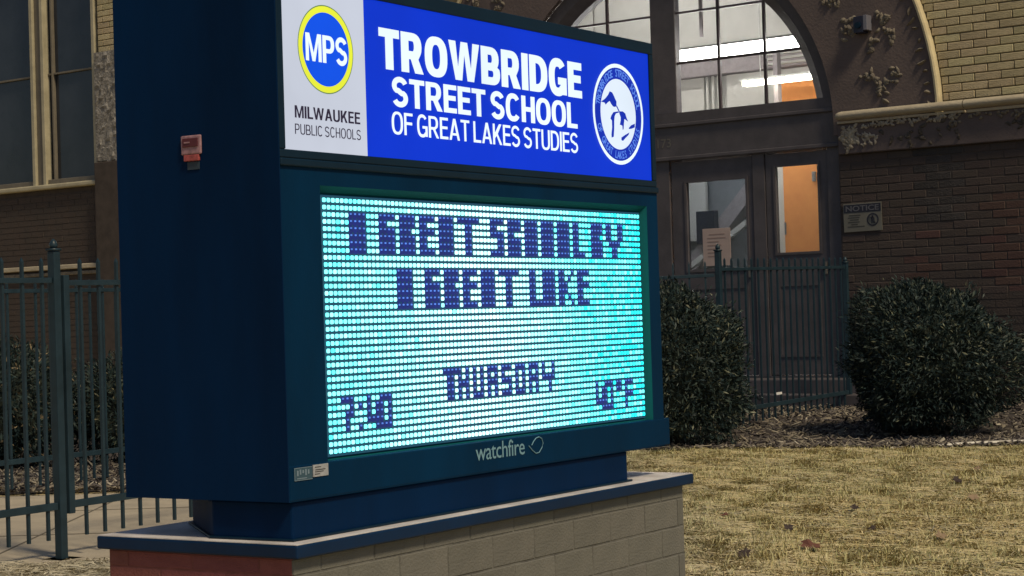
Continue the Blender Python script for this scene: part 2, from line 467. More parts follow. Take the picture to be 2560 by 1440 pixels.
def outline_mesh(groups):
    """fill groups of contours (holes cut by even-odd filling)"""
    V_, F_ = [], []
    for cs in groups:
        cu = bpy.data.curves.new('outline', 'CURVE'); cu.dimensions = '2D'; cu.fill_mode = 'FRONT'
        for c_ in cs:
            sp = cu.splines.new('POLY'); sp.points.add(len(c_) - 1)
            for p_, q in zip(sp.points, c_): p_.co = (q[0], q[1], 0, 1)
            sp.use_cyclic_u = True
        ob = bpy.data.objects.new('outline', cu); C.objects.link(ob)
        dg = bpy.context.evaluated_depsgraph_get()
        me_ = ob.evaluated_get(dg).to_mesh(); k = len(V_)
        V_ += [(v.co.x, v.co.y) for v in me_.vertices]; F_ += [tuple(i + k for i in p_.vertices) for p_ in me_.polygons]
        ob.evaluated_get(dg).to_mesh_clear(); bpy.data.objects.remove(ob); bpy.data.curves.remove(cu)
    return V_, F_


def sign_text(txt, x0, x1, z0, z1, y, t=.22, gap=.07, word=.24):
    """bold sign-writer's capitals filling the box"""
    x = 0; V_, F_ = [], []; ys = []
    for ch in txt:
        if ch == ' ': x += word; continue
        if (ch, t) not in GLYPH_CACHE:
            cs, wd = glyph(ch, t)
            grp = [[c_] for c_ in cs] if ch == 'G' else [cs]
            GLYPH_CACHE[(ch, t)] = (outline_mesh(grp), wd)
        (gv, gf), wd = GLYPH_CACHE[(ch, t)]
        k = len(V_)
        V_ += [(x + a, b) for a, b in gv]; F_ += [tuple(i + k for i in q) for q in gf]
        x += wd + gap - (.07 if ch == 'L' and 'LW' in txt else 0)
    x -= gap
    return [(x0 + a / x * (x1 - x0), y - .00012 * (i % 1), z0 + b * (z1 - z0)) for i, (a, b) in enumerate(V_)], F_


def fit_text(txt, x0, x1, z0, z1, y, offset=0.0, space=1.0):
    """glyph faces filling the box x0..x1, z0..z1 on the plane y (faces -y)"""
    vs, fs = text_mesh(txt, offset, space)
    xs = [v[0] for v in vs]; ys = [v[1] for v in vs]
    a, b, c, d = min(xs), max(xs), min(ys), max(ys)
    out = [(x0 + (v[0] - a) / (b - a) * (x1 - x0), y, z0 + (v[1] - c) / (d - c) * (z1 - z0)) for v in vs]
    return out, fs


def flat(name, vs, fs, m, parent, **k):
    me = bpy.data.meshes.new(name); me.from_pydata(vs, [], fs)
    me.materials.append(m)
    return link(name, me, parent, **k)


def disc(cx, cz, r, y, n=48):
    return [(cx + r * math.cos(2 * math.pi * i / n), y, cz + r * math.sin(2 * math.pi * i / n)) for i in range(n)], [tuple(range(n))]


def ring(cx, cz, r0, r1, y, n=56):
    vs = []
    for i in range(n):
        c, s_ = math.cos(2 * math.pi * i / n), math.sin(2 * math.pi * i / n)
        vs += [(cx + r0 * c, y, cz + r0 * s_), (cx + r1 * c, y, cz + r1 * s_)]
    return vs, [(2 * i, 2 * i + 1, (2 * i + 3) % (2 * n), (2 * i + 2) % (2 * n)) for i in range(n)]


# ================================================================== GROUND
def grid_sheet(name, xs, ys, dz, m, mask=None):
    X, Y = np.meshgrid(xs, ys)
    Z = ground_z(X, Y) + dz
    vs = np.stack([X, Y, Z], -1).reshape(-1, 3)
    nx = len(xs); fs = []
    for j in range(len(ys) - 1):
        for i in range(nx - 1):
            fs.append((j * nx + i, j * nx + i + 1, (j + 1) * nx + i + 1, (j + 1) * nx + i))
    me = bpy.data.meshes.new(name); me.from_pydata(vs.tolist(), [], fs); me.materials.append(m)
    for p in me.polygons: p.use_smooth = True
    return link(name, me)


xs = np.concatenate([np.linspace(-120, -9, 12), np.linspace(-8, 8, 65), np.linspace(9, 120, 12)])
ys = np.concatenate([np.linspace(-60, 1, 10), np.linspace(2, 26, 97), np.linspace(28, 160, 12)])
tag(grid_sheet('ground', xs, ys, 0.0, M['soil']), kind='structure')

# concrete walk between the two lines of fence on the left
pp = empty('path', (0, 0, 0)); tag(pp, kind='structure')
MB().box((-9, 8.98, -.1), (.0, 12.75, .012)).build('slab', M['concrete'], pp)
for x in (-7.1, -5.55, -4.05, -2.55, -1.0):
    MB().box((x, 8.99, .0121), (x + .012, 12.74, .0145)).build('joint', M['joint'], pp)
for y_ in (10.28, 11.6): MB().box((-9, y_, .0122), (0, y_ + .014, .0147)).build('joint', M['joint'], pp)

# mulch bed between lawn and school
bed = [(-.2, 14.35), (.9, 14.32), (1.7, 14.26), (2.35, 14.05), (2.9, 13.78), (3.6, 13.82), (6.5, 13.5)]
vs = []; fs = []
NB = 60
for k in range(NB + 1):
    x = -.2 + 6.7 * k / NB
    y0 = np.interp(x, [b[0] for b in bed], [b[1] for b in bed]) + .035 * math.sin(x * 9)
    for q in range(9):
        y = y0 + (20.0 - y0) * (q / 8) ** 1.6
        vs.append((x, y, float(ground_z(x, y)) + .006 + (.035 if q else 0)))
for k in range(NB):
    for q in range(8):
        a = k * 9 + q; fs.append((a, a + 9, a + 10, a + 1))
me = bpy.data.meshes.new('mulch_bed'); me.from_pydata(vs, [], fs); me.materials.append(M['mulch'])
tag(link('mulch_bed', me), kind='structure')
vs = []; fs = []
for k in range(41):
    x = -9 + 8.5 * k / 40
    for q in range(5):
        y = 13.0 + 8.0 * q / 4
        vs.append((x, y, .008))
for k in range(40):
    for q in range(4):
        a = k * 5 + q; fs.append((a, a + 5, a + 6, a + 1))
me = bpy.data.meshes.new('planting_bed'); me.from_pydata(vs, [], fs); me.materials.append(M['mulch'])
tag(link('planting_bed', me), kind='structure')


def vnoise(x, y, cell, seed):
    g = np.random.default_rng(seed).random((256, 256))
    u = x / cell + 90.3; v = y / cell + 70.7
    i = np.floor(u).astype(int); j = np.floor(v).astype(int)
    fx = u - i; fy = v - j
    fx = fx * fx * (3 - 2 * fx); fy = fy * fy * (3 - 2 * fy)
    i %= 255; j %= 255
    return (g[i, j] * (1 - fx) + g[i + 1, j] * fx) * (1 - fy) + (g[i, j + 1] * (1 - fx) + g[i + 1, j + 1] * fx) * fy


def np_mesh(name, V, F, cols, m):
    """V (n,3), F (k,4) quads or (k,3); cols per vertex"""
    me = bpy.data.meshes.new(name)
    me.vertices.add(len(V)); me.vertices.foreach_set('co', V.astype(np.float32).ravel())
    nl = F.shape[1]
    me.loops.add(F.size); me.loops.foreach_set('vertex_index', F.astype(np.int32).ravel())
    me.polygons.add(len(F)); me.polygons.foreach_set('loop_start', np.arange(0, F.size, nl, dtype=np.int32))
    me.update(calc_edges=True)
    if cols is not None:
        at = me.attributes.new('tint', 'FLOAT_COLOR', 'POINT')
        at.data.foreach_set('color', np.concatenate([cols, np.ones((len(cols), 1))], 1).astype(np.float32).ravel())
    me.materials.append(m)
    return me


def lawn(n, x0, x1, y0, y1, keep, seed, stub=False):
    r = np.random.default_rng(seed)
    x = r.uniform(x0, x1, n); y = r.uniform(y0, y1, n)
    k = keep(x, y); x = x[k]; y = y[k]; n = len(x)
    tuft = vnoise(x, y, .17, 3); t2 = vnoise(x, y, .42, 4); t3 = vnoise(x, y, 1.1, 5)
    k = r.random(n) < .75 + .3 * tuft
    x, y, tuft, t2, t3 = x[k], y[k], tuft[k], t2[k], t3[k]; n = len(x)
    ang = np.where(r.random(n) < .5, 0, math.pi) + 1.5 * (vnoise(x, y, .24, 8) + .6 * vnoise(x, y, .7, 9) - .8) + r.normal(0, .55, n)
    L = r.uniform(.06, .19, n) * (.7 + .6 * t2)
    H = r.uniform(.006, .022, n) * (.7 + .7 * tuft)
    W = r.uniform(.0016, .0034, n)
    if stub:
        ang = r.uniform(0, 2 * math.pi, n); L = r.uniform(.010, .045, n); H = r.uniform(.022, .052, n) * (.6 + .6 * t2); W = r.uniform(.0012, .0024, n)
    dx, dy = np.cos(ang), np.sin(ang); px, py = -dy, dx
    bend = r.normal(0, .25, n)
    z = ground_z(x, y)
    lift = .014 * tuft + .006
    T = np.array([0, .34, .7, 1.0]); HZ = np.array([0.0, .5, .85, 1.0]) if stub else np.array([0.0, 1.0, .85, .15]); WW = np.array([1, 1, .8, .15])
    V = np.zeros((n, 4, 2, 3))
    for q in range(4):
        cx = x + dx * L * T[q] + px * bend * L * T[q] ** 2
        cy = y + dy * L * T[q] + py * bend * L * T[q] ** 2
        cz = z + lift + H * HZ[q] - (.010 if q == 0 else 0)
        for s_ in (0, 1):
            e = (s_ * 2 - 1) * W * WW[q]
            V[:, q, s_, 0] = cx + px * e; V[:, q, s_, 1] = cy + py * e; V[:, q, s_, 2] = cz + (e * .6 if s_ else 0)
    base = (np.arange(n) * 8)[:, None, None]
    Fq = np.array([[0, 1, 3, 2], [2, 3, 5, 4], [4, 5, 7, 6]])[None]
    F = (base + Fq).reshape(-1, 4)
    pal = np.array([[.58, .48, .26], [.66, .57, .35], [.50, .43, .23], [.42, .40, .21], [.42, .38, .27], [.58, .45, .22]])
    wts = np.stack([.5 + .5 * t3, .25 + .5 * t2, .4 + 0 * t2, .5 * (1 - t3), .35 * (1 - t2), .3 * t3], 1)
    wts /= wts.sum(1, keepdims=True)
    ci = (wts.cumsum(1) < r.random(n)[:, None]).sum(1).clip(0, 5)
    col = pal[ci] * r.uniform(.7, 1.15, n)[:, None]
    g_ = np.clip((1.15 - x) / 1.3, 0, .75)[:, None]; col = col * (1 - g_) + (col.mean(1, keepdims=True) * np.array([1.06, 1.0, .84])) * g_
    cols = np.repeat(col, 8, 0)
    return V.reshape(-1, 3), F, cols


def keep_lawn(x, y):
    far = np.interp(x, [-3, -.2] + [b[0] for b in bed[1:]], [10.25, 14.35] + [b[1] for b in bed[1:]])
    far = np.where(x < .05, 8.95, far) + .03 * np.sin(x * 9)
    ok = y < far + .05
    # footprint of the masonry base
    th = .99552; cx, cy = x + .4935, y - 5.0953
    a = cx * math.cos(th) + cy * math.sin(th); d = -cx * math.sin(th) + cy * math.cos(th)
    return ok & ~((a > -.2) & (a < 1.9) & (d > -.03) & (d < .62))


A = lawn(240000, .3, 4.6, 6.4, 14.4, keep_lawn, 21)
B = lawn(60000, -4.2, .3, 6.0, 10.4, keep_lawn, 22)
D3 = lawn(70000, .3, 4.6, 6.4, 14.4, keep_lawn, 23, True)
n0, n1_ = len(A[0]), len(A[0]) + len(B[0])
V = np.concatenate([A[0], B[0], D3[0]]); F = np.concatenate([A[1], B[1] + n0, D3[1] + n1_]); cl = np.concatenate([A[2], B[2], D3[2] * np.array([.82, .88, .80])])
tag(link('lawn_grass', np_mesh('lawn_grass', V, F, cl, M['grass'])), 'dry matted straw coloured grass covering the lawn', 'grass', kind='stuff')


def chips(n, f, seed, smin=.010, smax=.034):
    r = np.random.default_rng(seed)
    x, y = f(r, n); n = len(x)
    z = ground_z(x, y) + .03 + r.uniform(0, .03, n)
    L = r.uniform(smin, smax, n) * r.choice([1, 1, 1.9], n); W = r.uniform(.003, .010, n); Tn = .003
    yaw = r.uniform(0, 6.28, n); pit = r.normal(0, .35, n)
    d = np.stack([np.cos(yaw) * np.cos(pit), np.sin(yaw) * np.cos(pit), np.sin(pit)], 1)
    s_ = np.stack([-np.sin(yaw), np.cos(yaw), r.normal(0, .4, n)], 1)
    u = np.cross(d, s_)
    c = np.stack([x, y, z], 1)
    V = np.zeros((n, 8, 3)); q = 0
    for k in (-1, 1):
        for i, j in ((-1, -1), (1, -1), (1, 1), (-1, 1)):
            V[:, q] = c + d * (i * L)[:, None] + s_ * (j * W * (1 if i < 0 else .6))[:, None] + u * (k * Tn); q += 1
    Fq = np.array([[0, 3, 2, 1], [4, 5, 6, 7], [0, 1, 5, 4], [1, 2, 6, 5], [2, 3, 7, 6], [3, 0, 4, 7]])
    F = ((np.arange(n) * 8)[:, None, None] + Fq[None]).reshape(-1, 4)
    pal = np.array([[.22, .19, .155], [.13, .115, .11], [.055, .046, .046], [.26, .23, .18], [.075, .064, .07], [.42, .38, .31]])
    col = pal[r.choice(6, n, p=[.25, .21, .17, .17, .10, .10])] * r.uniform(.7, 1.1, n)[:, None]
    return V.reshape(-1, 3), F, np.repeat(col, 8, 0)


def bed_pts(r, n):
    x = r.uniform(0.3, 5.2, n)
    y = np.interp(x, [b[0] for b in bed], [b[1] for b in bed]) + 4.2 * r.random(n) ** 1.4 - .08
    return x, y


Vc, Fc, cc = chips(11000, bed_pts, 5)
tag(link('mulch_chips', np_mesh('mulch_chips', Vc, Fc, cc, M['chip'])), 'grey brown wood chips scattered over the planting bed', 'mulch', kind='stuff')
Vc, Fc, cc = chips(6000, lambda r, n: (r.uniform(-5.2, -1.2, n), 12.78 + 2.6 * r.random(n) ** 1.2), 6)
tag(link('bed_litter', np_mesh('bed_litter', Vc, Fc, cc, M['chip'])), 'dry twigs and leaf litter behind the rear fence', 'litter', kind='stuff')

# ================================================================== SIGN
TH = .99552
SX, SY = -.4935, 5.0953
ZL = .7464                                   # bottom of the lit display
sign = tag(empty('message_sign', (SX, SY, .52), TH), 'navy school sign with lit blue name panel above a glowing cyan message display', 'sign')


def sz(z): return z + ZL - .52               # height over the display's bottom -> local z


X0, X1 = -.19, 1.81
LW, LH = 1.71, .684
# cabinet of the display: shell with an opening for the screen
mb = MB()
mb.box((X0, .035, sz(-.105)), (X1, .545, sz(.768)))
mb.build('display_cabinet', M['navy'], sign, bevel=.006)
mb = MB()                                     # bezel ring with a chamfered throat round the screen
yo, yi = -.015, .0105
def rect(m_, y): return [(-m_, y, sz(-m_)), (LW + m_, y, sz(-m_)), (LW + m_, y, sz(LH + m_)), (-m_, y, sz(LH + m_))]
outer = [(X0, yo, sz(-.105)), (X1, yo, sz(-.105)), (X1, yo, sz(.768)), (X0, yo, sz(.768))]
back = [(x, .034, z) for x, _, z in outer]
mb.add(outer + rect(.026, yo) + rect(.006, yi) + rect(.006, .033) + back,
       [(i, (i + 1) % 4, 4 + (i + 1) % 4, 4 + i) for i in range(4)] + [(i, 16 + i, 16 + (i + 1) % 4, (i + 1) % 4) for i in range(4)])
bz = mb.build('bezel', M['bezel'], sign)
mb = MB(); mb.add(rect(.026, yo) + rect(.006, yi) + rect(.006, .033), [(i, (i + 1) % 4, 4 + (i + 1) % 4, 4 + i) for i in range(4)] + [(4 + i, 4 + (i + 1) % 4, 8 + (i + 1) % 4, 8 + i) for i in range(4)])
mb.build('bezel_throat', mat('teal_glow_throat', (.003, .085, .095), rough=.7, spec=.1), bz)  # teal colour stands in for display glow round the screen
# projecting tray under the display
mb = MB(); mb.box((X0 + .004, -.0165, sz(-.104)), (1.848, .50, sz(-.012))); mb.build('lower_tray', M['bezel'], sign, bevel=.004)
# name box
mb = MB(); mb.box((X0 - .001, -.0035, sz(.775)), (X1 - .004, .546, sz(1.272))); mb.build('name_box', M['navy'], sign, bevel=.008)
PX0, PX1, PZ0, PZ1 = -.165, 1.780, .798, 1.229
for a, b in (((X0, -.0195, sz(.776)), (X1 - .004, -.0040, sz(PZ0))), ((X0, -.0195, sz(PZ1)), (X1 - .004, -.0040, sz(1.268))),
             ((X0, -.0195, sz(PZ0)), (PX0, -.0040, sz(PZ1))), ((PX1, -.0195, sz(PZ0)), (X1 - .004, -.0040, sz(PZ1)))):
    MB().box(a, b).build('retainer', M['navy_trim'], sign, bevel=.003)
MB().box((X0 - .002, -.0235, sz(.755)), (X1 + .002, -.0030, sz(.7755))).build('drip_rail', M['navy_trim'], sign, bevel=.004)
SPLIT = .187
bf = MB().box((SPLIT, -.0135, sz(PZ0)), (PX1, -.0045, sz(PZ1))).build('blue_face', M['blue_face'], sign)
wf = MB().box((PX0, -.0135, sz(PZ0)), (SPLIT, -.0045, sz(PZ1))).build('white_face', M['white_face'], sign)
YT = -.0160
for txt, x0, x1, z0, z1, t, gap, wd in (('TROWBRIDGE', .249, 1.331, 1.043, 1.156, .25, .05, .2), ('STREET SCHOOL', .303, 1.297, .944, 1.025, .205, .055, .17),
                                     ('OF GREAT LAKES STUDIES', .298, 1.296, .866, .928, .145, .075, .20)):
    v, f = sign_text(txt, x0, x1, sz(z0), sz(z1), YT, t, gap, wd)
    flat('lettering', v, f, M['white_letter'], bf)
# district logo
v, f = ring(.017, sz(1.071), .1145, .1175, -0.0147); flat('logo_outline', v, f, M['green_line'], wf)
v, f = ring(.017, sz(1.071), .098, .1145, -0.0149); flat('logo_ring', v, f, M['yellow_ring'], wf)
v, f = disc(.017, sz(1.071), .098, -0.0151); flat('logo_disc', v, f, M['blue_logo'], wf)
v, f = sign_text('MPS', -.070, .106, sz(1.035), sz(1.108), -0.0165, .19, .06); flat('logo_letters', v, f, M['white_letter'], wf)
v, f = sign_text('MILWAUKEE', -.121, .156, sz(.882), sz(.914), -0.0155, .19, .08); flat('lettering', v, f, M['dark_letter'], wf)
v, f = sign_text('PUBLIC SCHOOLS', -.122, .157, sz(.8395), sz(.8665), -0.0155, .13, .10, .22); flat('lettering', v, f, M['dark_letter'], wf)
# round seal with the lakes
CX, CZ, SR = 1.562, sz(1.009), .167
v, f = ring(CX, CZ, SR * .925, SR, -0.0165); flat('seal_rim', v, f, M['white_letter'], bf)
v, f = ring(CX, CZ, SR * .70, SR * .925, -0.0153); flat('seal_band', v, f, M['seal_blue'], bf)
v, f = disc(CX, CZ, SR * .70, -0.0160); flat('seal_disc', v, f, M['seal_white'], bf)


def arc_text(txt, r, a0, a1, flip):
    V_, F_ = [], []
    n = len(txt)
    for i, ch in enumerate(txt):
        if ch == ' ': continue
        vs_, fs_ = text_mesh(ch, .012, 1.0, 2)
        xs_ = [q[0] for q in vs_]; mx = (min(xs_) + max(xs_)) / 2
        a = a0 + (a1 - a0) * (i + .5) / n
        sc = SR * .155 / .73
        for q in vs_:
            lx = (q[0] - mx) * sc * .78; ly = q[1] * sc
            if flip: rr = r - ly; ang = a + lx / r
            else: rr = r + ly; ang = a - lx / r
            V_.append((CX + rr * math.cos(ang), -0.0169, CZ + rr * math.sin(ang)))
        k = len(V_) - len(vs_)
        F_ += [tuple(j + k for j in t) for t in fs_]
    return V_, F_


v, f = arc_text('TROWBRIDGE STREET SCHOOL', SR * .745, R(170), R(10), False); flat('seal_lettering', v, f, M['seal_text'], bf)
v, f = arc_text('OF GREAT LAKES STUDIES', SR * .885, R(197), R(343), True); flat('seal_lettering', v, f, M['seal_text'], bf)
lakes = [[(285, 580), (330, 545), (365, 500), (385, 455), (415, 470), (435, 510), (450, 545), (465, 575), (465, 625), (450, 640), (425, 635), (400, 600), (385, 570), (360, 590), (340, 615), (325, 590)],
         [(458, 625), (470, 622), (503, 690), (490, 692)],
         [(405, 740), (430, 700), (490, 690), (495, 705), (460, 715), (445, 745), (440, 800), (440, 900), (435, 990), (410, 1000), (408, 960), (415, 880), (412, 800), (395, 775)],
         [(495, 690), (540, 690), (570, 715), (585, 765), (605, 812), (575, 790), (560, 780), (555, 830), (550, 900), (540, 912), (535, 860), (515, 850), (505, 850), (515, 800), (515, 760), (500, 720)],
         [(610, 890), (640, 855), (685, 835), (685, 880), (650, 895), (620, 900)],
         [(525, 1000), (560, 975), (620, 940), (610, 970), (570, 1010), (545, 1040), (525, 1030)]]
for lk in lakes:
    v = []
    for x, y in lk:
        lx = (x - 490 - (y - 725) * .036) / 295; lz = -(y - 725 - (x - 490) * .13) / 592
        v.append((CX + lx * SR, -0.0166, CZ + lz * SR))
    flat('seal_lake', v, [tuple(range(len(v)))], M['seal_blue'], bf)

# ---- the LED screen
PITCH = .019
NC, NR = 90, 36
G = {'A': ['1111'] * 6, 'G': ['1111', '1100', '1111', '1111', '1111', '1111'], 'R': ['1111', '1111', '1110', '1111', '1111', '1111'],
     'E': ['1111', '1100', '1111', '1100', '1100', '1111'], 'T': ['111111'] + ['001100'] * 5, 'S': ['1111', '1100', '1111', '0011', '0011', '1111'],
     'C': ['1111', '1111', '1100', '1111', '1111', '1111'], 'H': ['1111'] * 6, 'O': ['1111'] * 6, 'L': ['1100'] * 5 + ['1111'],
     'B': ['1111', '1111', '1110', '1111', '1111', '1111'], 'Y': ['110011'] * 3 + ['011110', '001100', '001100'],
     'K': ['11001', '11010', '11100', '11100', '11010', '11001']}
g5 = {'T': ['1111', '0110', '0110', '0110', '0110'], 'H': ['101', '101', '111', '101', '101'], 'U': ['101', '101', '101', '101', '111'],
      'R': ['111', '101', '111', '101', '101'], 'S': ['111', '100', '111', '001', '111'], 'D': ['111', '101', '101', '101', '111'],
      'A': ['111', '101', '111', '101', '101'], 'Y': ['1001', '1001', '1111', '0010', '0010'],
      '7': ['111', '001', '011', '010', '010'], ':': ['0', '1', '0', '0', '1'], '4': ['100', '101', '101', '111', '001'], '0': ['111', '101', '101', '101', '111'],
      'd': ['11', '11', '00', '00', '00'], 'F': ['111', '100', '111', '100', '100']}
cells = np.zeros((NR, NC), int)


def put(gl, r0, c0):
    for r_, row in enumerate(gl):
        for c_, ch in enumerate(row):
            if ch == '1': cells[r0 + r_, c0 + c_] = 1


for ch, c0 in zip('AGREATSCHOOLBY', (6, 13, 18, 23, 28, 33, 42, 47, 52, 57, 62, 67, 73, 78)): put(G[ch], 2, c0)
for ch, c0 in zip('AGREATLAKE', (17, 24, 29, 34, 39, 44, 53, 57, 62, 68)): put(G[ch], 10, c0)
for ch, c0 in zip('THURSDAY', (28, 32, 36, 40, 44, 48, 52, 56)): put(g5[ch], 25, c0)
for ch, c0 in zip('7:40', (3, 7, 9, 12)): put(g5[ch], 28, c0)
for ch, c0 in zip('40dF', (73, 76, 80, 83)): put(g5[ch], 29, c0)

screen = MB().box((-.004, .0030, sz(-.004)), (LW + .004, .0325, sz(LH + .004))).build('led_screen', mat('led_mask_bloom', (.010, .030, .045), rough=.6, emit=(0.0, .070, .140), es=.6), sign)  # mask glows faintly: bloom between the pixels put in as emission
PV, PF, PC = [], [], []


def pixel(cx, cz, hw, hh, y, dep, col):
    k = len(PV); q = .42
    pts = [(-hw + q * hw, -hh), (hw - q * hw, -hh), (hw, -hh + q * hh), (hw, hh - q * hh), (hw - q * hw, hh), (-hw + q * hw, hh), (-hw, hh - q * hh), (-hw, -hh + q * hh)]
    for a, b in pts: PV.append((cx + a, y, cz + b))
    for a, b in pts: PV.append((cx + a * 1.06, y + dep, cz + b * 1.06))
    PF.append(tuple(range(k, k + 8)))
    for i in range(8):
        j = (i + 1) % 8; PF.append((k + i, k + 8 + i, k + 8 + j, k + j))
    PC.extend([col] * 16)


for r_ in range(NR):
    for c_ in range(NC):
        x = (c_ + .5) * PITCH; z = sz((NR - r_ - .5) * PITCH)
        if cells[r_, c_]:
            j = rng.uniform(.8, 1.1)
            pixel(x, z, PITCH * .49, PITCH * .47, .0025, .0004, (.0, .003 * j, .080 * j))
            pixel(x, z + PITCH * .20, PITCH * .16, PITCH * .12, .0000, .002, (.05 * j, .13 * j, .42 * j))
        else:
            t = c_ / NC
            warm = math.exp(-((t - .42) / .22) ** 2) * .45 + rng.normal(0, .07)
            cy = max(0, t - .62) * 1.1 * rng.uniform(.2, 1.5) + (.25 if rng.random() < .05 else 0)
            rr_ = max(.01, .20 + warm * .7 - cy * .45)
            b_ = rng.uniform(.9, 1.12)
            pixel(x, z, PITCH * .27, PITCH * .285, -.0010, .0035, (rr_ * b_, min(1.1, 1.02 * b_), min(1.1, 1.0 * b_)))
me = bpy.data.meshes.new('led_pixels'); me.from_pydata(PV, [], PF)
at = me.attributes.new('tint', 'FLOAT_COLOR', 'POINT')
at.data.foreach_set('color', np.concatenate([np.array(PC), np.ones((len(PC), 1))], 1).astype(np.float32).ravel())
me.materials.append(attr_mat('led_emitters', emission=True, rough=.4, st=2.1))
tag(link('led_pixels', me, screen), kind='stuff')

# maker's name, stickers, switch
v, f = fit_text('watchfire', .659, .923, sz(-.0665), sz(-.0165), -.0177, .002, .95); flat('maker_name', v, f, M['logo_grey'], sign)
pts = []
for i in range(27):
    a = R(200) + R(-285) * i / 26
    rr_ = 1.0
    pts.append((.990 + .036 * math.cos(a), -.0185, sz(-.043) + .0245 * math.sin(a)))
pts = [(.949, -.0185, sz(-.040))] + [p for p in pts[::-1]]
pts = [(.946, -.0185, sz(-.043)), (.965, -.0185, sz(-.058)), (.985, -.0185, sz(-.0685)), (1.003, -.0185, sz(-.067)), (1.020, -.0185, sz(-.053)), (1.027, -.0185, sz(-.040)), (1.020, -.0185, sz(-.026)), (1.004, -.0185, sz(-.0195)), (.988, -.0185, sz(-.022)), (.973, -.0185, sz(-.031)), (.962, -.0185, sz(-.042))]
mb = MB(); mb.tube(pts, .0014, 6); mb.build('maker_emblem', M['logo_grey'], sign)
st = MB().box((-.0925, -.0190, sz(-.0475)), (-.030, -.0166, sz(-.0165))).build('sticker', M['sticker_white'], sign)
mb = MB()
for z0, x0, x1 in ((-.024, -.086, -.060), (-.031, -.084, -.042), (-.036, -.086, -.050), (-.042, -.086, -.066)):
    mb.box((x0, -.0194, sz(z0)), (x1, -.0191, sz(z0 + .0022)))
mb.build('print', M['notice_print'], st)
st = MB().box((-.168, -.0183, sz(-.052)), (-.0955, -.0166, sz(-.019))).build('sticker', M['sticker_clear'], sign)
mb = MB()
for a, b, c, d in ((-.168, -.0955, -.052, -.0505), (-.168, -.0955, -.0205, -.019), (-.168, -.1665, -.0505, -.0205), (-.158, -.118, -.048, -.0455)):
    mb.box((a, -.0188, sz(c)), (b, -.0184, sz(d)))
for k in range(5): mb.box((-.158 + k * .011, -.0188, sz(-.040 + .003 * (k % 3))), (-.152 + k * .011, -.0184, sz(-.026 + .002 * (k % 2))))
mb.build('print', M['sticker_line'], st)
# service switch on the left flank (flank plane x = X0)
sw = MB().box((X0 - .012, .238, sz(.802)), (X0 - .0046, .308, sz(.853))).build('service_switch', M['switch_pink'], sign, bevel=.006)
MB().box((X0 - .015, .246, sz(.822)), (X0 - .0122, .300, sz(.845))).build('switch_guard', M['switch_dark'], sw, bevel=.003)
MB().box((X0 - .013, .246, sz(.785)), (X0 - .0046, .298, sz(.8015))).build('switch_label', M['switch_red'], sw, bevel=.002)
MB().box((X0 - .0165, .272, sz(.832)), (X0 - .0151, .292, sz(.836))).build('switch_print', M['switch_pink'], sw)
MB().box((X0 - .007, .249, sz(.763)), (X0 - .0046, .290, sz(.783))).build('switch_plate', M['switch_grey'], sw)
# seam in the flank
MB().box((X0 - .0045, -.0195, sz(-.104)), (X0 - .0012, .5465, sz(1.2715))).build('flank_panel', M['navy'], sign)
# pedestal under the cabinet
poly = [(-.165, -.004), (1.570, -.004), (1.570, .30), (1.38, .565), (.085, .565), (-.170, .262)]
MB().prismz(poly, sz(-.206), sz(-.1055)).build('pedestal', M['navy'], sign, bevel=.006)
poly2 = [(-.172, -.012), (1.588, -.012), (1.588, .31), (1.41, .578), (.080, .578), (-.180, .266)]
MB().prismz(poly2, sz(-.2065), sz(-.200)).build('base_flange', M['navy_trim'], sign, bevel=.002)

# ---- masonry base
base = tag(empty('sign_base', (SX, SY, 0), TH), 'low masonry plinth of tan and red brick with navy metal cap under the school sign', 'plinth')
zc = ZL - .2075
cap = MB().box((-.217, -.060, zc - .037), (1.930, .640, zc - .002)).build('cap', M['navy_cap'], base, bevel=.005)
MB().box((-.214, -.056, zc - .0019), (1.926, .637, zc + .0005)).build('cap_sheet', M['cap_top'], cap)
MB().box((-.196, -.030, -.02), (1.900, .612, zc - .0375)).build('mortar_core', M['tan_mortar'], base)
MB().box((-.1985, -.0285, -.02), (-.1961, .610, zc - .0376)).build('red_mortar', mat('red_mortar', (.20, .068, .063), rough=.95, var=.2, scale=30), base)
BL, BH, JT = .2286, .0950, .0055
bk_front = MB().box((0, 0, 0), (BL - JT, .05, BH - JT)).mesh('tan_brick', M['tan_brick'], bevel=.002, seg=1)
bk_half = MB().box((0, 0, 0), (BL / 2 - JT, .05, BH - JT)).mesh('tan_half_brick', M['tan_brick'], bevel=.004)
bk_side = MB().box((0, 0, 0), (.05, BL - JT, BH - JT)).mesh('red_brick', M['red_brick'], bevel=.0015, seg=1)
bk_side_half = MB().box((0, 0, 0), (.05, BL / 2 - JT, BH - JT)).mesh('red_half_brick', M['red_brick'], bevel=.004)
z = ZL - .290
rows = [(z, zc - .0385 - z)] + [(z - BH * (k + 1), BH) for k in range(5)]
for k, (zb, hh) in enumerate(rows):
    off = .143 if k % 2 == 0 else .257
    x = off - BL * 2
    while x < 1.90:
        a, b = max(x, -.199), min(x + BL, 1.903)
        if b - a > .03:
            o = link('brick', bk_front, base, loc=(a, -.0318 - random.uniform(0, .0010), zb + JT * .5), scale=((b - a - JT) / (BL - JT), 1, (hh - JT) / (BH - JT)))
        x += BL
    y = -.030 - (0 if k % 2 else BL / 2)
    while y < .612:
        a, b = max(y, -.027), min(y + BL, .612)
        if b - a > .03:
            link('brick', bk_side, base, loc=(-.1994 - random.uniform(0, .0008), a, zb + JT * .5), scale=(1, (b - a - JT) / (BL - JT), (hh - JT) / (BH - JT)))
        y += BL

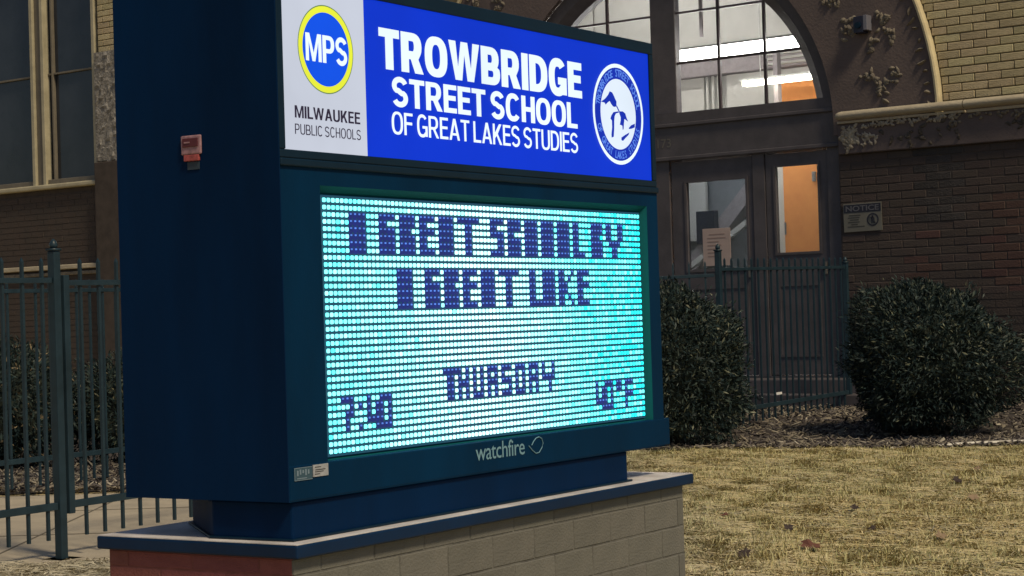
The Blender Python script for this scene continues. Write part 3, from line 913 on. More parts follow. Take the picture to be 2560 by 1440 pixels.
# ================================================================== SCHOOL BUILDING (local x along the front, y into the building)
PHI = R(37.5)
bld = tag(empty('school_building', (2.708, 18.5, 0), -PHI), 'brick school front with cream upper wall, sooty lower wall and lit arched entrance window', 'building')
AC, AZ = -1.48, 2.80                         # centre of the arch
RW, RI, RO = 1.735, 1.96, 3.02


def arc(r, a0, a1, n): return [(AC + r * math.cos(a0 + (a1 - a0) * i / n), AZ + r * math.sin(a0 + (a1 - a0) * i / n)) for i in range(n + 1)]


def strip(poly_a, poly_b, y0, y1=None):
    """faces between two equally long polylines in (x,z); y0 for a, y1 for b"""
    y1 = y0 if y1 is None else y1
    n = len(poly_a)
    vs = [(x, y0, z) for x, z in poly_a] + [(x, y1, z) for x, z in poly_b]
    return vs, [(i, i + 1, n + i + 1, n + i) for i in range(n - 1)]


# upper cream wall: mortar backing with the arch cut out
upper = MB()
top = 7.2
a_out = arc(RO, math.pi, 0, 40)
rim_top = [(x, top) for x, z in a_out]
v, f = strip(rim_top, a_out, .012); upper.add(v, f)
upper.box((AC + RO, .012, 2.86), (7.5, .35, top)); upper.box((-9.93, .012, 2.86), (AC - RO, .35, top))
upper.box((-16, .012, 2.86), (-12.75, .35, top)); upper.box((-12.75, .012, 6.3), (-9.93, .35, top))
uw = upper.build('upper_wall', M['cream_mortar'], bld)
lower = MB()
lower.box((.505, .004, -.4), (7.5, .35, 2.855)); lower.box((-16, .004, -.4), (-3.465, .35, 2.855))
lower.box((-12.74, .012, 2.856), (-9.94, .35, 2.93))
lw = lower.build('lower_wall', M['dark_mortar'], bld)

# bricks: the nearest ones singly, the rest joined
PB, HB, JB = .252, .0752, .010
bk = MB().box((0, 0, 0), (PB - JB, .05, HB - JB))
m_cream = bk.mesh('cream_brick', M['cream_brick'], bevel=.004, seg=1)
m_dark = bk.mesh('sooty_brick', M['dark_brick'], bevel=.004, seg=1)
m_red = bk.mesh('sooty_red_brick', M['red_dark_brick'], bevel=.004, seg=1)
m_black = bk.mesh('stained_brick', M['black_brick'], bevel=.004, seg=1)


def lay(u0, u1, z0, z1, chooser, parent, single=True, coll=None, shift=0.0):
    nrow = int(round((z1 - z0) / HB)); cnt = 0
    for k in range(nrow):
        zb = z0 + k * HB
        x = math.floor(u0 / PB) * PB - PB + (0 if k % 2 else PB / 2) + shift
        while x < u1:
            a, b = max(x, u0), min(x + PB, u1)
            x += PB
            if b - a < .035: continue
            a2, b2 = a, b
            me_ = chooser(a, b, zb)
            if me_ is None: continue
            if isinstance(me_, tuple): me_, a2, b2 = me_
            yj = random.uniform(-.002, .003)
            if single:
                link('brick', me_, parent, loc=(a2 + JB / 2, .0 + yj, zb + JB / 2), scale=((b2 - a2 - JB) / (PB - JB), 1, 1)); cnt += 1
            else:
                coll.box((a2 + JB / 2, yj, zb + JB / 2), (b2 - JB / 2, yj + .04, zb + HB - JB / 2))
    return cnt


def arch_edge(z):                             # right edge of the hood mould at height z
    return AC + math.sqrt(max(0, (RO + .045) ** 2 - (z + HB / 2 - AZ) ** 2))


def ch_upper(a, b, z):
    e = arch_edge(z)
    if b < e + .04: return None
    return (m_cream, max(a, e), b)


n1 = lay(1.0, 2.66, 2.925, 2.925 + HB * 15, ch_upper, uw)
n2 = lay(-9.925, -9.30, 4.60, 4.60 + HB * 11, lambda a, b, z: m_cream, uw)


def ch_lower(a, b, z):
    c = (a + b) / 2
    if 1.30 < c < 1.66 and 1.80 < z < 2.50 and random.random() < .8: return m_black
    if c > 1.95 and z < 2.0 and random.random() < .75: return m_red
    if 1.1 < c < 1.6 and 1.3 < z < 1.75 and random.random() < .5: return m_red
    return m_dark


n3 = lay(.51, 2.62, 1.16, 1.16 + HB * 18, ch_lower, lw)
print('bricks', n1, n2, n3)
rest = MB()
lay(1.0, 2.66, 2.925 + HB * 15, 2.925 + HB * 24, lambda a, b, z: (1, max(a, arch_edge(z)), b) if b > arch_edge(z) + .04 else None, None, False, rest)
lay(2.66, 5.2, 2.925, 2.925 + HB * 24, lambda a, b, z: 1, None, False, rest)
lay(-9.925, -9.30, 4.60 + HB * 11, 4.60 + HB * 22, lambda a, b, z: 1, None, False, rest)
lay(-9.3, -4.55, 3.0, 3.0 + HB * 30, lambda a, b, z: 1, None, False, rest)
tag(rest.build('brickwork', M['cream_brick'], uw), kind='stuff')
rest = MB()
lay(.51, 2.62, .06, 1.16, lambda a, b, z: 1, None, False, rest)
lay(2.62, 5.2, .06, 1.16 + HB * 18, lambda a, b, z: 1, None, False, rest)
lay(-13.5, -9.95, .10, .10 + HB * 22, lambda a, b, z: 1, None, False, rest)
lay(-13.5, -9.95, 1.94, 1.94 + HB * 12, lambda a, b, z: 1, None, False, rest)
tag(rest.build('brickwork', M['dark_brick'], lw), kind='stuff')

# arch: dark ring, sloping reveal, hood mould
ringm = MB()
NA = 56
ao, ai = arc(RO, math.pi, 0, NA), arc(RI, math.pi, 0, NA)
v, f = strip(ao, ai, -.03, -.03); ringm.add(v, f)
v, f = strip(ao, ao, .10, -.03); ringm.add(v, f)
v, f = strip(ai, ai, -.03, .03); ringm.add(v, f)
for s_ in (-1, 1):                            # feet of the ring down to the impost
    x0, x1 = (AC + RI, AC + RO) if s_ > 0 else (AC - RO, AC - RI)
    ringm.box((x0, -.03, 2.70), (x1, .10, AZ))
arch_o = ringm.build('arch', M['arch_stone'], bld)
rev = MB()
v, f = strip(arc(RI - .002, math.pi, 0, NA), arc(RW + .10, math.pi, 0, NA), .03, .05); rev.add(v, f)
v, f = strip(arc(RW + .10, math.pi, 0, NA), arc(RW, math.pi, 0, NA), .05, .12); rev.add(v, f)
v, f = strip(arc(RW, math.pi, 0, NA), arc(RW, math.pi, 0, NA), .12, .22); rev.add(v, f)
rev.build('arch_reveal', M['frame_dark'], bld, smooth=False)
hood = MB()
prof = [(-.012, -.035), (-.006, -.058), (.014, -.064), (.030, -.056), (.038, -.035), (.040, .02)]
for k in range(NA):
    a0, a1 = math.pi * (1 - k / NA), math.pi * (1 - (k + 1) / NA)
    for q in range(len(prof) - 1):
        vs_ = []
        for a, (dr, y) in ((a0, prof[q]), (a0, prof[q + 1]), (a1, prof[q + 1]), (a1, prof[q])):
            vs_.append((AC + (RO + dr) * math.cos(a), y, AZ + (RO + dr) * math.sin(a)))
        hood.add(vs_, [(0, 1, 2, 3)])
for s_ in (1, -1):
    x0 = AC + s_ * RO
    hood.box((min(x0 - s_ * .012, x0 + s_ * .040), -.060, 2.89), (max(x0 - s_ * .012, x0 + s_ * .040), .02, AZ + .0))
hood.build('hood_mould', M['hood'], bld)


# carved ornament: curled leaf blades in relief
def curl(mb, cx, cz, ang, L, wd, bendy, y0, lift):
    n = 6; pts = []
    x, z_, a = cx, cz, ang
    for i in range(n + 1):
        pts.append((x, z_, a)); x += math.cos(a) * L / n; z_ += math.sin(a) * L / n; a += bendy / n
    vs_, fs_ = [], []
    for i, (x, z_, a) in enumerate(pts):
        t = i / n; ww = wd * math.sin(math.pi * min(1, .12 + .86 * t)) ** .7
        px, pz = -math.sin(a), math.cos(a)
        hgt = lift * math.sin(math.pi * (.15 + .8 * t))
        vs_ += [(x + px * ww, y0, z_ + pz * ww), (x, y0 - hgt, z_), (x - px * ww, y0, z_ - pz * ww)]
    for i in range(n):
        k = 3 * i
        fs_ += [(k, k + 1, k + 4, k + 3), (k + 1, k + 2, k + 5, k + 4)]
    mb.add(vs_, fs_)


def ornament(cx, cz, rx, rz, n, m, seed, y0=-.032, parent=None, size=1.0):
    r_ = random.Random(seed); mb = MB()
    a0 = r_.uniform(0, 6.28)
    for i in range(int(n * 1.6)):
        px = cx + max(-rx, min(rx, r_.gauss(0, rx * .6))); pz = cz + max(-rz, min(rz, r_.gauss(0, rz * .6)))
        curl(mb, px, pz, a0 + r_.gauss(0, 1.2), r_.uniform(.035, .085) * size, r_.uniform(.012, .026) * size, r_.uniform(-2.2, 2.2), y0, r_.uniform(.012, .03))
    return tag(mb.build('carved_ornament', m, parent or arch_o, smooth=True), kind='stuff')


for cx, cz, rx, rz, n, sd in ((.66, 3.68, .07, .08, 10, 1), (1.00, 3.72, .05, .09, 8, 2), (1.08, 3.60, .07, .05, 6, 22), (.90, 3.48, .025, .06, 5, 3), (.86, 3.17, .10, .08, 9, 4), (1.00, 3.10, .07, .10, 10, 5), (1.12, 3.20, .05, .08, 5, 55),
                              (.50, 3.98, .12, .05, 10, 6), (-3.46, 4.40, .07, .10, 9, 7), (-3.40, 4.50, .06, .10, 7, 8), (-3.75, 4.45, .06, .08, 5, 9)):
    ornament(cx, cz, rx, rz, n, M['carved'], sd)
# nibbled egg-and-leaf row just inside the hood mould
mb = MB(); r_ = random.Random(4)
for k in range(90):
    a = R(2 + k * 2.0); rr_ = RO - .05
    if a > math.pi: break
    curl(mb, AC + rr_ * math.cos(a), AZ + rr_ * math.sin(a), a + math.pi + r_.uniform(-.7, .7), r_.uniform(.05, .12), r_.uniform(.010, .018), r_.uniform(-1.2, 1.2), -.031, .03)
tag(mb.build('leaf_border', M['carved'], arch_o), kind='stuff')

# impost ledge: roll moulding with rounded nose, fillet and carved frieze
def roll(u0, u1, zc_, r_, y_, name, m, endl=True):
    mb = MB(); n = 14; vs_ = []; fs_ = []
    st_ = [(u0, .15), (u0 + .012, .55), (u0 + .035, .85), (u0 + .07, 1.0), (u1, 1.0)] if endl else [(u0, 1.0), (u1, 1.0)]
    for x, s_ in st_:
        for i in range(n + 1):
            a = math.pi / 2 + math.pi * i / n
            vs_.append((x, y_ + r_ * 1.5 * math.cos(a) * s_, zc_ + r_ * math.sin(a) * s_))
    for k in range(len(st_) - 1):
        for i in range(n):
            p = k * (n + 1) + i
            fs_.append((p, p + 1, p + n + 2, p + n + 1))
    if endl: fs_.append(tuple(range(n + 1)))
    mb.add(vs_, fs_)
    return mb.build(name, m, bld, smooth=True)


roll(.515, 1.815, 2.872, .043, -.055, 'ledge', M['limestone'])
roll(1.822, 7.4, 2.872, .043, -.055, 'ledge', M['limestone'], False)
roll(-9.2, -3.47, 2.872, .043, -.055, 'ledge', M['limestone'], False)
MB().box((.53, -.062, 2.800), (1.80, .02, 2.823)).build('fillet', M['limestone'], bld, bevel=.006)
MB().box((1.83, -.055, 2.795), (7.4, .02, 2.822)).build('fillet', M['limestone'], bld, bevel=.006)
MB().box((.525, -.040, 2.515), (7.4, .02, 2.795)).build('frieze', M['arch_stone'], bld, bevel=.01)
ornament(.63, 2.665, .085, .10, 44, M['carved_pale'], 31, -.041, bld, .8)
ornament(.80, 2.64, .10, .045, 16, M['carved_pale'], 32, -.041, bld, .7)
ornament(1.25, 2.778, .45, .016, 50, M['carved_pale'], 33, -.050, bld, .7)
ornament(1.72, 2.74, .05, .05, 9, M['carved'], 34, -.045, bld, .8)
ornament(2.3, 2.765, .42, .020, 30, M['carved'], 35, -.046, bld, .7)
ornament(2.45, 2.68, .22, .09, 16, M['carved_dark'], 36, -.041, bld, .9)
ornament(1.35, 2.65, .40, .09, 16, M['carved_dark'], 37, -.041, bld, .9)

# entrance bay: spandrel, doors, transom
bay = MB()
bay.box((-3.47, .03, 2.60), (.505, .30, 3.075))
bay.box((-3.47, .045, -.3), (-1.42, .30, 2.60)); bay.box((.36, .045, -.3), (.505, .30, 2.60)); bay.box((-.46, .05, -.3), (-.33, .30, 2.60))
bay.box((-1.42, .05, -.3), (.36, .5, .44))
bay.build('entrance_surround', M['frame_dark'], bld)
MB().box((-3.4, .005, 2.935), (.50, .0295, 2.972)).build('transom_bead', M['frame_dark'], bld, bevel=.008)
MB().box((-3.4, .012, 2.60), (.50, .0297, 2.64)).build('transom_bead', M['frame_dark'], bld, bevel=.008)
v, f = fit_text('173', -1.535, -1.372, 2.735, 2.825, .0275, .01); flat('house_number', v, f, M['number'], bld)


def door(u0, u1, l0, l1, zb, zt, glass):
    d = MB()
    z0, z1 = .45, 2.58
    y0, y1 = .062, .105
    d.box((u0, y0, z0), (l0, y1, z1)); d.box((l1, y0, z0), (u1, y1, z1)); d.box((l0, y0, zt), (l1, y1, z1)); d.box((l0, y0, z0), (l1, y1, zb))
    o = d.build('door', M['frame_dark'], bld)
    p = MB().box((l0, .080, zb), (l1, .086, zt)).build('pane', glass, o)
    t = MB()
    for a, b in (((l0 - .025, .052, zb - .025), (l1 + .025, .0618, zb)), ((l0 - .025, .052, zt), (l1 + .025, .0618, zt + .025)), ((l0 - .025, .052, zb), (l0, .0618, zt)), ((l1, .052, zb), (l1 + .025, .0618, zt))):
        t.box(a, b)
    t.build('glazing_bead', M['frame_dark'], o)
    for za, zb2 in ((.62, 1.32),):
        t = MB()
        for a, b in (((l0, .054, za), (l1, .0618, za + .02)), ((l0, .054, zb2 - .02), (l1, .0618, zb2)), ((l0, .054, za + .02), (l0 + .02, .0618, zb2 - .02)), ((l1 - .02, .054, za + .02), (l1, .0618, zb2 - .02))):
            t.box(a, b)
        t.build('panel_moulding', M['frame_dark'], o)
    MB().box((u1 - .07, .045, 1.40), (u1 - .035, .0618, 1.52)).build('lock_plate', M['number'], o, bevel=.003)
    return o


door(-1.40, -.47, -1.228, -.547, 1.50, 2.37, M['dirty_glass'])
door(-.32, .355, -.211, .245, 1.627, 2.455, M['glass'])
# steps
for k in range(3):
    MB().box((-2.6 - .1 * k, -.30 * (k + 1), -.3), (.9 + .1 * k, -.30 * k + (.055 if k == 0 else 0), .42 - .13 * k)).build('step', M['frame_dark'], bld, bevel=.01)

# arched window: panes, muntins
win = MB(); win.box((AC - .148, .10, 3.075), (AC + .145, .20, 4.52)); mul = win.build('mullion', M['frame_dark'], bld, bevel=.01)


def chord(z): return math.sqrt(max(0, RW ** 2 - (z - AZ) ** 2))


mt = MB()
HZ = (3.58, 4.085)
for z in HZ:
    c = chord(z)
    mt = MB().box((AC + .146, .125, z - .011), (AC + c, .150, z + .011)); mt.build('muntin', M['muntin'], bld)
    mt = MB().box((AC - c, .125, z - .011), (AC - .149, .150, z + .011)); mt.build('muntin', M['muntin'], bld)
for u in (-.845, -.325, -2.17, -2.70):
    zt = AZ + math.sqrt(RW ** 2 - (u - AC) ** 2)
    MB().box((u - .014, .122, 3.075), (u + .014, .148, zt)).build('muntin', M['muntin'], bld)
us = sorted([AC - RW, -2.70, -2.17, AC - .148, AC + .145, -.845, -.325, AC + RW])
zs = [3.075, 3.58, 4.085, AZ + RW]
for i in range(len(us) - 1):
    if abs(us[i] - (AC - .148)) < 1e-6: continue
    for j in range(3):
        u0, u1, z0, z1 = us[i], us[i + 1], zs[j], zs[j + 1]
        pts = []
        for k in range(9):
            u = u0 + (u1 - u0) * k / 8
            zt = AZ + math.sqrt(max(0, RW ** 2 - (u - AC) ** 2))
            if zt > z0 + .002: pts.append((u, min(z1, zt)))
        if len(pts) < 2: continue
        poly = [(pts[0][0], z0), (pts[-1][0], z0)] + pts[::-1]
        MB().add([(x, .137, z) for x, z in poly], [tuple(range(len(poly)))]).build('pane', M['glass'], bld)

# interior hall behind the arch and doors
hall = MB()
hall.box((-6.2, 3.6, .3), (1.2, 3.8, 6.2)); hall.box((-6.4, .36, .3), (-6.2, 3.8, 6.2)); hall.box((1.0, .36, .3), (1.2, 3.6, 6.2)); hall.box((-6.2, .36, 6.0), (1.0, 3.6, 6.2))
hall.build('interior_wall', M['plaster'], bld)
MB().box((-6.2, .50, .30), (1.0, 3.6, .43)).build('interior_floor', M['floor_in'], bld)
MB().box((-6.2, 3.40, 3.885), (1.0, 3.595, 4.08)).build('interior_beam', M['plaster_grey'], bld, bevel=.01)
for k in range(3):
    MB().box((-2.15, 3.34 - .05 * k, 3.915 + .05 * k), (1.0, 3.395 - .05 * k, 3.94 + .05 * k)).build('interior_cornice', M['plaster'], bld)
MB().box((-3.45, 3.52, 3.0), (-3.12, 3.59, 3.90)).build('interior_panel', M['board_white'], bld)
MB().box((-2.80, 3.52, 3.0), (-2.16, 3.59, 3.88)).build('interior_panel', M['board_white'], bld)
for u in (-3.06, -2.98, -2.90):
    MB().tube([(u, 3.50, 3.0), (u, 3.50, 3.92)], .018, 8).build('interior_pipe', M['board_white'], bld, smooth=True)
MB().box((-2.12, 3.50, 3.2), (-1.40, 3.585, 3.765)).build('interior_orange_panel', M['orange'], bld)
MB().box((-2.24, 3.46, 3.2), (-2.13, 3.59, 3.80)).build('interior_pilaster', M['plaster'], bld)
MB().box((-1.70, 2.7, 3.2), (-1.645, 2.78, 3.98)).build('interior_post', M['plaster_grey'], bld)
MB().box((-1.66, 1.1, 3.98), (-1.63, 1.13, 5.9)).build('lamp_rod', M['plaster_grey'], bld)
od = MB().box((-.975, 1.56, .45), (-.535, 1.61, 2.75)).build('interior_door', M['orange'], bld, bevel=.004)
MB().box((-.62, 1.535, 2.40), (-.585, 1.559, 2.50)).build('door_closer', M['steel'], od)
MB().box((-.968, 1.545, 1.86), (-.955, 1.559, 1.99)).build('latch', M['stair'], od)
MB().box((-1.07, 1.60, .45), (-.98, 1.70, 2.85)).build('interior_jamb', M['board_white'], bld); MB().box((-.53, 1.60, .45), (-.42, 1.70, 2.85)).build('interior_jamb', M['board_white'], bld)
MB().box((-3.02, 2.75, 1.9), (-2.67, 2.80, 2.9)).build('interior_panel', M['board_white'], bld)
MB().box((-3.4, 2.86, .43), (-1.4, 2.92, 2.85)).build('stair_screen', M['stair'], bld)
stf = MB()
stf.prism([(-3.05, 1.30), (-2.95, 1.30), (-1.75, 2.55), (-1.75, 2.68), (-1.85, 2.68), (-3.05, 1.45)], 2.55, 2.74); stf.build('stair_flight', M['plaster_grey'], bld)
stf = MB()
stf.prism([(-2.75, 1.60), (-2.70, 1.56), (-1.95, 2.02), (-1.95, 2.09)], 2.40, 2.46); stf.build('stair_rail', M['board_white'], bld)
MB().box((-2.62, 2.45, 1.85), (-2.38, 2.54, 2.22)).build('interior_box', M['cam_body'], bld)


def lamp(u0, u1, y, z0, z1, m, label):
    rot = Matrix.Rotation(-PHI, 4, 'Z')
    p = Vector((2.708, 18.5, 0)) + rot @ Vector(((u0 + u1) / 2, y, 0))
    e = tag(empty('ceiling_light', (p.x, p.y, z1), -PHI), label, 'ceiling light', 'fluorescent lights inside the school hall')
    h = (u1 - u0) / 2
    MB().box((-h, -.055, -(z1 - z0)), (h, .055, -.012)).build('diffuser', m, e, bevel=.012)
    MB().box((-h - .02, -.075, -.0115), (h + .02, .075, .012)).build('housing', M['fixture'], e)
    for s_ in (-.7, .7):
        MB().tube([(h * s_, 0, .012), (h * s_, 0, 6.0 - z1)], .006, 6).build('hanger', M['fixture'], e)


lamp(-3.4, .10, .90, 3.722, 3.832, M['tube'], 'long bright fluorescent light hanging behind the arched window')
lamp(-2.02, -.6, 2.60, 3.600, 3.668, M['tube2'], 'short fluorescent light deeper in the hall above the orange panel')
lamp(-4.8, -2.2, 1.9, 5.6, 5.7, M['tube'], 'added unseen fluorescent light high under the hall ceiling, above the other two')  # added out of view to brighten the hall behind the left panes

# tall dark window on the left
tw = MB()
U0, U1, Z0, Z1 = -12.7, -10.0, 2.99, 6.25
MB().box((U0, .14, Z0), (U1, .15, Z1)).build('pane', M['dark_glass'], bld)
for a, b, m in ((U0, -11.30, 'win_frame_dk'), (-11.01, U1 - .05, 'win_frame_dk')):
    pass
for u0, u1, y0, m in ((-11.305, -11.245, .02, 'win_frame'), (-11.245, -11.105, .06, 'win_frame_dk'), (-11.105, -11.045, .03, 'win_frame'), (-10.965, -10.93, .09, 'win_frame_dk'), (U1 - .045, U1 + .012, -.01, 'win_frame'), (U0 - .02, U0 + .06, .0, 'win_frame')):
    MB().box((u0, y0, Z0), (u1, .1395, Z1)).build('window_stile', M[m], bld, bevel=.006)
for a, b in ((U0 + .06, -11.305), (-11.045, U1 - .045)):
    MB().box((a, .10, 4.43), (b, .1392, 4.452)).build('window_rail', M['win_frame_dk'], bld)
    MB().box((a, .06, Z0), (b, .1393, Z0 + .07)).build('window_rail', M['win_frame_dk'], bld, bevel=.006)
MB().box((U0 - .1, -.07, 2.925), (U1 + .06, .139, 2.988)).build('window_sill', M['win_frame'], bld, bevel=.018)
MB().box((-13.0, -.06, 1.875), (-9.99, .02, 1.935)).build('string_course', M['limestone'], bld, bevel=.01)
MB().box((-13.0, -.035, 1.80), (-9.99, .02, 1.845)).build('string_course', M['carved'], bld, bevel=.01)
pil = MB().box((-9.945, -.10, -.3), (-9.28, .012, 3.20)).build('pier', M['dark_mortar'], bld, bevel=.01)
# rough stone block of the pier, tooled face
mb = MB(); r_ = random.Random(3)
nx, nz = 14, 26
vs = []; fs = []
for j in range(nz + 1):
    for i in range(nx + 1):
        e = 0 if (i in (0, nx) or j in (0, nz)) else r_.uniform(-.022, .022)
        vs.append((-9.925 + .64 * i / nx, -.075 + e, 3.21 + 1.38 * j / nz + (r_.uniform(-.02, .03) if j == 0 else 0)))
for j in range(nz):
    for i in range(nx):
        a = j * (nx + 1) + i; fs.append((a, a + 1, a + nx + 2, a + nx + 1))
mb.add(vs, fs)
mb.box((-9.925, -.0745, 3.215), (-9.285, .011, 4.588))
mb.build('rough_stone', M['rough_stone'], bld)

# things fixed to the school
def on_wall(name, u, y, z, label, cat):
    rot = Matrix.Rotation(-PHI, 4, 'Z'); p = Vector((2.708, 18.5, 0)) + rot @ Vector((u, y, 0))
    return tag(empty(name, (p.x, p.y, z), -PHI), label, cat)


cb = on_wall('security_camera', .835, -.03, 3.62, 'small navy camera box fixed to the dark stone arch', 'camera')
MB().box((-.065, -.10, 0), (.035, .0, .155)).build('housing', M['cam_body'], cb, bevel=.006)
MB().box((.0355, -.10, .02), (.075, .0, .16)).build('side_plate', M['cam_light'], cb, bevel=.004)
mb = MB(); mb.tube([(-.015, -.10, .07), (-.015, -.118, .07)], .03, 12); mb.build('lens', M['navy_trim'], cb)

ns = on_wall('notice_sign', .742, -.012, 1.785, 'small NOTICE sign with navy header screwed to the sooty brick wall', 'sign')
ns.rotation_euler = (0, R(-.6), -PHI)
MB().box((-.198, 0, 0), (.198, .006, .265)).build('plate', M['notice_white'], ns, bevel=.002)
hd = MB().box((-.190, -.002, .180), (.190, -.0003, .255)).build('header', M['notice_navy'], ns)
v, f = fit_text('NOTICE', -.170, .172, .192, .244, -.0035, .02); flat('lettering', v, f, M['notice_letter'], hd)
mb = MB()
for k, (a, b) in enumerate(((-.14, -.02), (-.15, -.03), (-.13, -.04), (-.15, -.03), (-.12, -.05), (-.155, .02))):
    mb.box((a, -.0016, .150 - k * .021), (b, -.0003, .158 - k * .021))
mb.build('print', M['notice_print'], ns)
v, f = ring(.105, .105, .048, .060, -.002); sy = flat('symbol', v, f, M['notice_navy'], ns)
mb = MB(); mb.bar((.07, -.0018, .14), (.14, -.0018, .07), .012, .001); mb.tube([(.10, -.0018, .135), (.112, -.0018, .135)], .012, 8); mb.box((.09, -.0019, .07), (.102, -.0004, .125)); mb.box((.11, -.0019, .07), (.122, -.0004, .125))
mb.build('symbol_figure', M['notice_navy'], sy)

pn = on_wall('paper_notice', -.90, .072, 1.60, 'pinkish printed paper taped inside the grey door window', 'notice')
MB().box((-.165, 0, -.07), (.155, .004, .300)).build('sheet', M['paper'], pn, bevel=.002)
mb = MB()
for k, (a, b) in enumerate(((-.09, .09), (-.11, .10), (-.11, .02), (-.11, .05), (-.11, .03), (-.11, .05), (-.11, .0))):
    mb.box((a, -.0012, .235 - k * .036), (b, -.0002, .246 - k * .036))
mb.build('print', M['paper_print'], pn)

# ================================================================== FENCES
picket_m = {}


def picket_mesh(h):
    k = round(h, 3)
    if k not in picket_m:
        mb = MB(); w_ = .0072
        mb.box((-w_, -w_, 0), (w_, w_, h - .02)); mb.add([(-w_, -w_, h - .02), (w_, -w_, h - .02), (w_, w_, h - .02), (-w_, w_, h - .02), (0, 0, h)], [(0, 1, 4), (1, 2, 4), (2, 3, 4), (3, 0, 4)])
        picket_m[k] = mb.mesh('picket', M['fence'])
    return picket_m[k]


def post(parent, x, z0, z1, wd=.044):
    mb = MB().box((x - wd / 2, -wd / 2, z0), (x + wd / 2, wd / 2, z1))
    o = mb.build('post', M['fence'], parent, bevel=.004)
    c = MB().box((x - wd / 2 - .004, -wd / 2 - .004, z1 + .0005), (x + wd / 2 + .004, wd / 2 + .004, z1 + .012))
    c.tube([(x, 0, z1 + .012), (x, 0, z1 + .028), (x, 0, z1 + .045), (x, 0, z1 + .058)], [.016, .021, .015, .003], 10)
    c.build('post_cap', M['fence'], o, smooth=True)
    MB().box((x - .07, -.07, z0 - .02), (x + .07, .07, z0 + .012)).build('foot_plate', M['steel'], o)


def panel(parent, s0, s1, zr0, zr1, zb, zt, first, rails=2, slope=0.0, pitch=.126):
    """rails at zr0 / zr1, pickets from zb to zt; slope raises z along x"""
    for zr, hh in ((zr0, .034), (zr1, .026)):
        mb = MB(); wd = .030
        vs_ = []
        for x in (s0, s1):
            z = zr + slope * x
            vs_ += [(x, -wd / 2, z - hh / 2), (x, wd / 2, z - hh / 2), (x, wd / 2, z + hh / 2), (x, -wd / 2, z + hh / 2)]
        mb.add(vs_, [(0, 1, 2, 3), (7, 6, 5, 4), (0, 4, 5, 1), (1, 5, 6, 2), (2, 6, 7, 3), (3, 7, 4, 0)])
        mb.build('rail', M['fence'], parent, bevel=.002)
    x = first
    while x < s1 - .01:
        link('picket', picket_mesh(zt - zb), parent, loc=(x, 0, zb + slope * x))
        x += pitch


FD = math.atan2(.851, .525)
f1 = tag(empty('metal_fence', (-2.18, 9.224, 0), FD), 'near dark metal picket fence with thick square post left of the sign', 'fence')
post(f1, 0, 0, 1.475)
panel(f1, -1.9, -.030, .262, 1.335, .105, 1.445, -1.847, slope=.004)
panel(f1, .062, 4.3, .262, 1.322, .105, 1.445, .171, slope=.006)
MB().box((.040, -.022, .22), (.078, .022, 1.36)).build('gate_stile', M['fence'], f1, bevel=.003)
post(f1, 4.34, 0.02, 1.50)
post(f1, -1.95, 0, 1.475)
f2 = tag(empty('metal_fence', (-3.04, 13.0, 0), FD), 'rear metal picket fence beyond the concrete walk, in front of the hedge', 'fence')
panel(f2, -1.9, 4.8, .250, 1.362, .075, 1.44, -1.86, slope=.004)
post(f2, -1.95, 0, 1.47); post(f2, 4.85, .03, 1.5)

px, py = 1.640, 15.34
gz = float(ground_z(px, py))
f3 = tag(empty('metal_fence', (px, py, gz), FD), 'dark picket fence before the school doors, its post behind the left bush', 'fence')
post(f3, 0, 0, 1.475)
panel(f3, .03, 2.62, .195, 1.33, .045, 1.425, .115, slope=.012, pitch=.128)
post(f3, 2.66, .03, 1.40)
MB().box((1.0, -.022, .285), (1.11, -.0165, .305)).build('reflector', mat('reflector_white', (.9, .9, .92), rough=.2, emit=(1, 1, 1), es=.0), f3)
f4 = tag(empty('metal_fence', (px - .035, py, gz), R(180 - 3)), 'short run of picket fence between the sign and the corner post', 'fence')
panel(f4, .0, 2.6, .16, 1.285, .01, 1.405, .07, slope=-.02, pitch=.127)

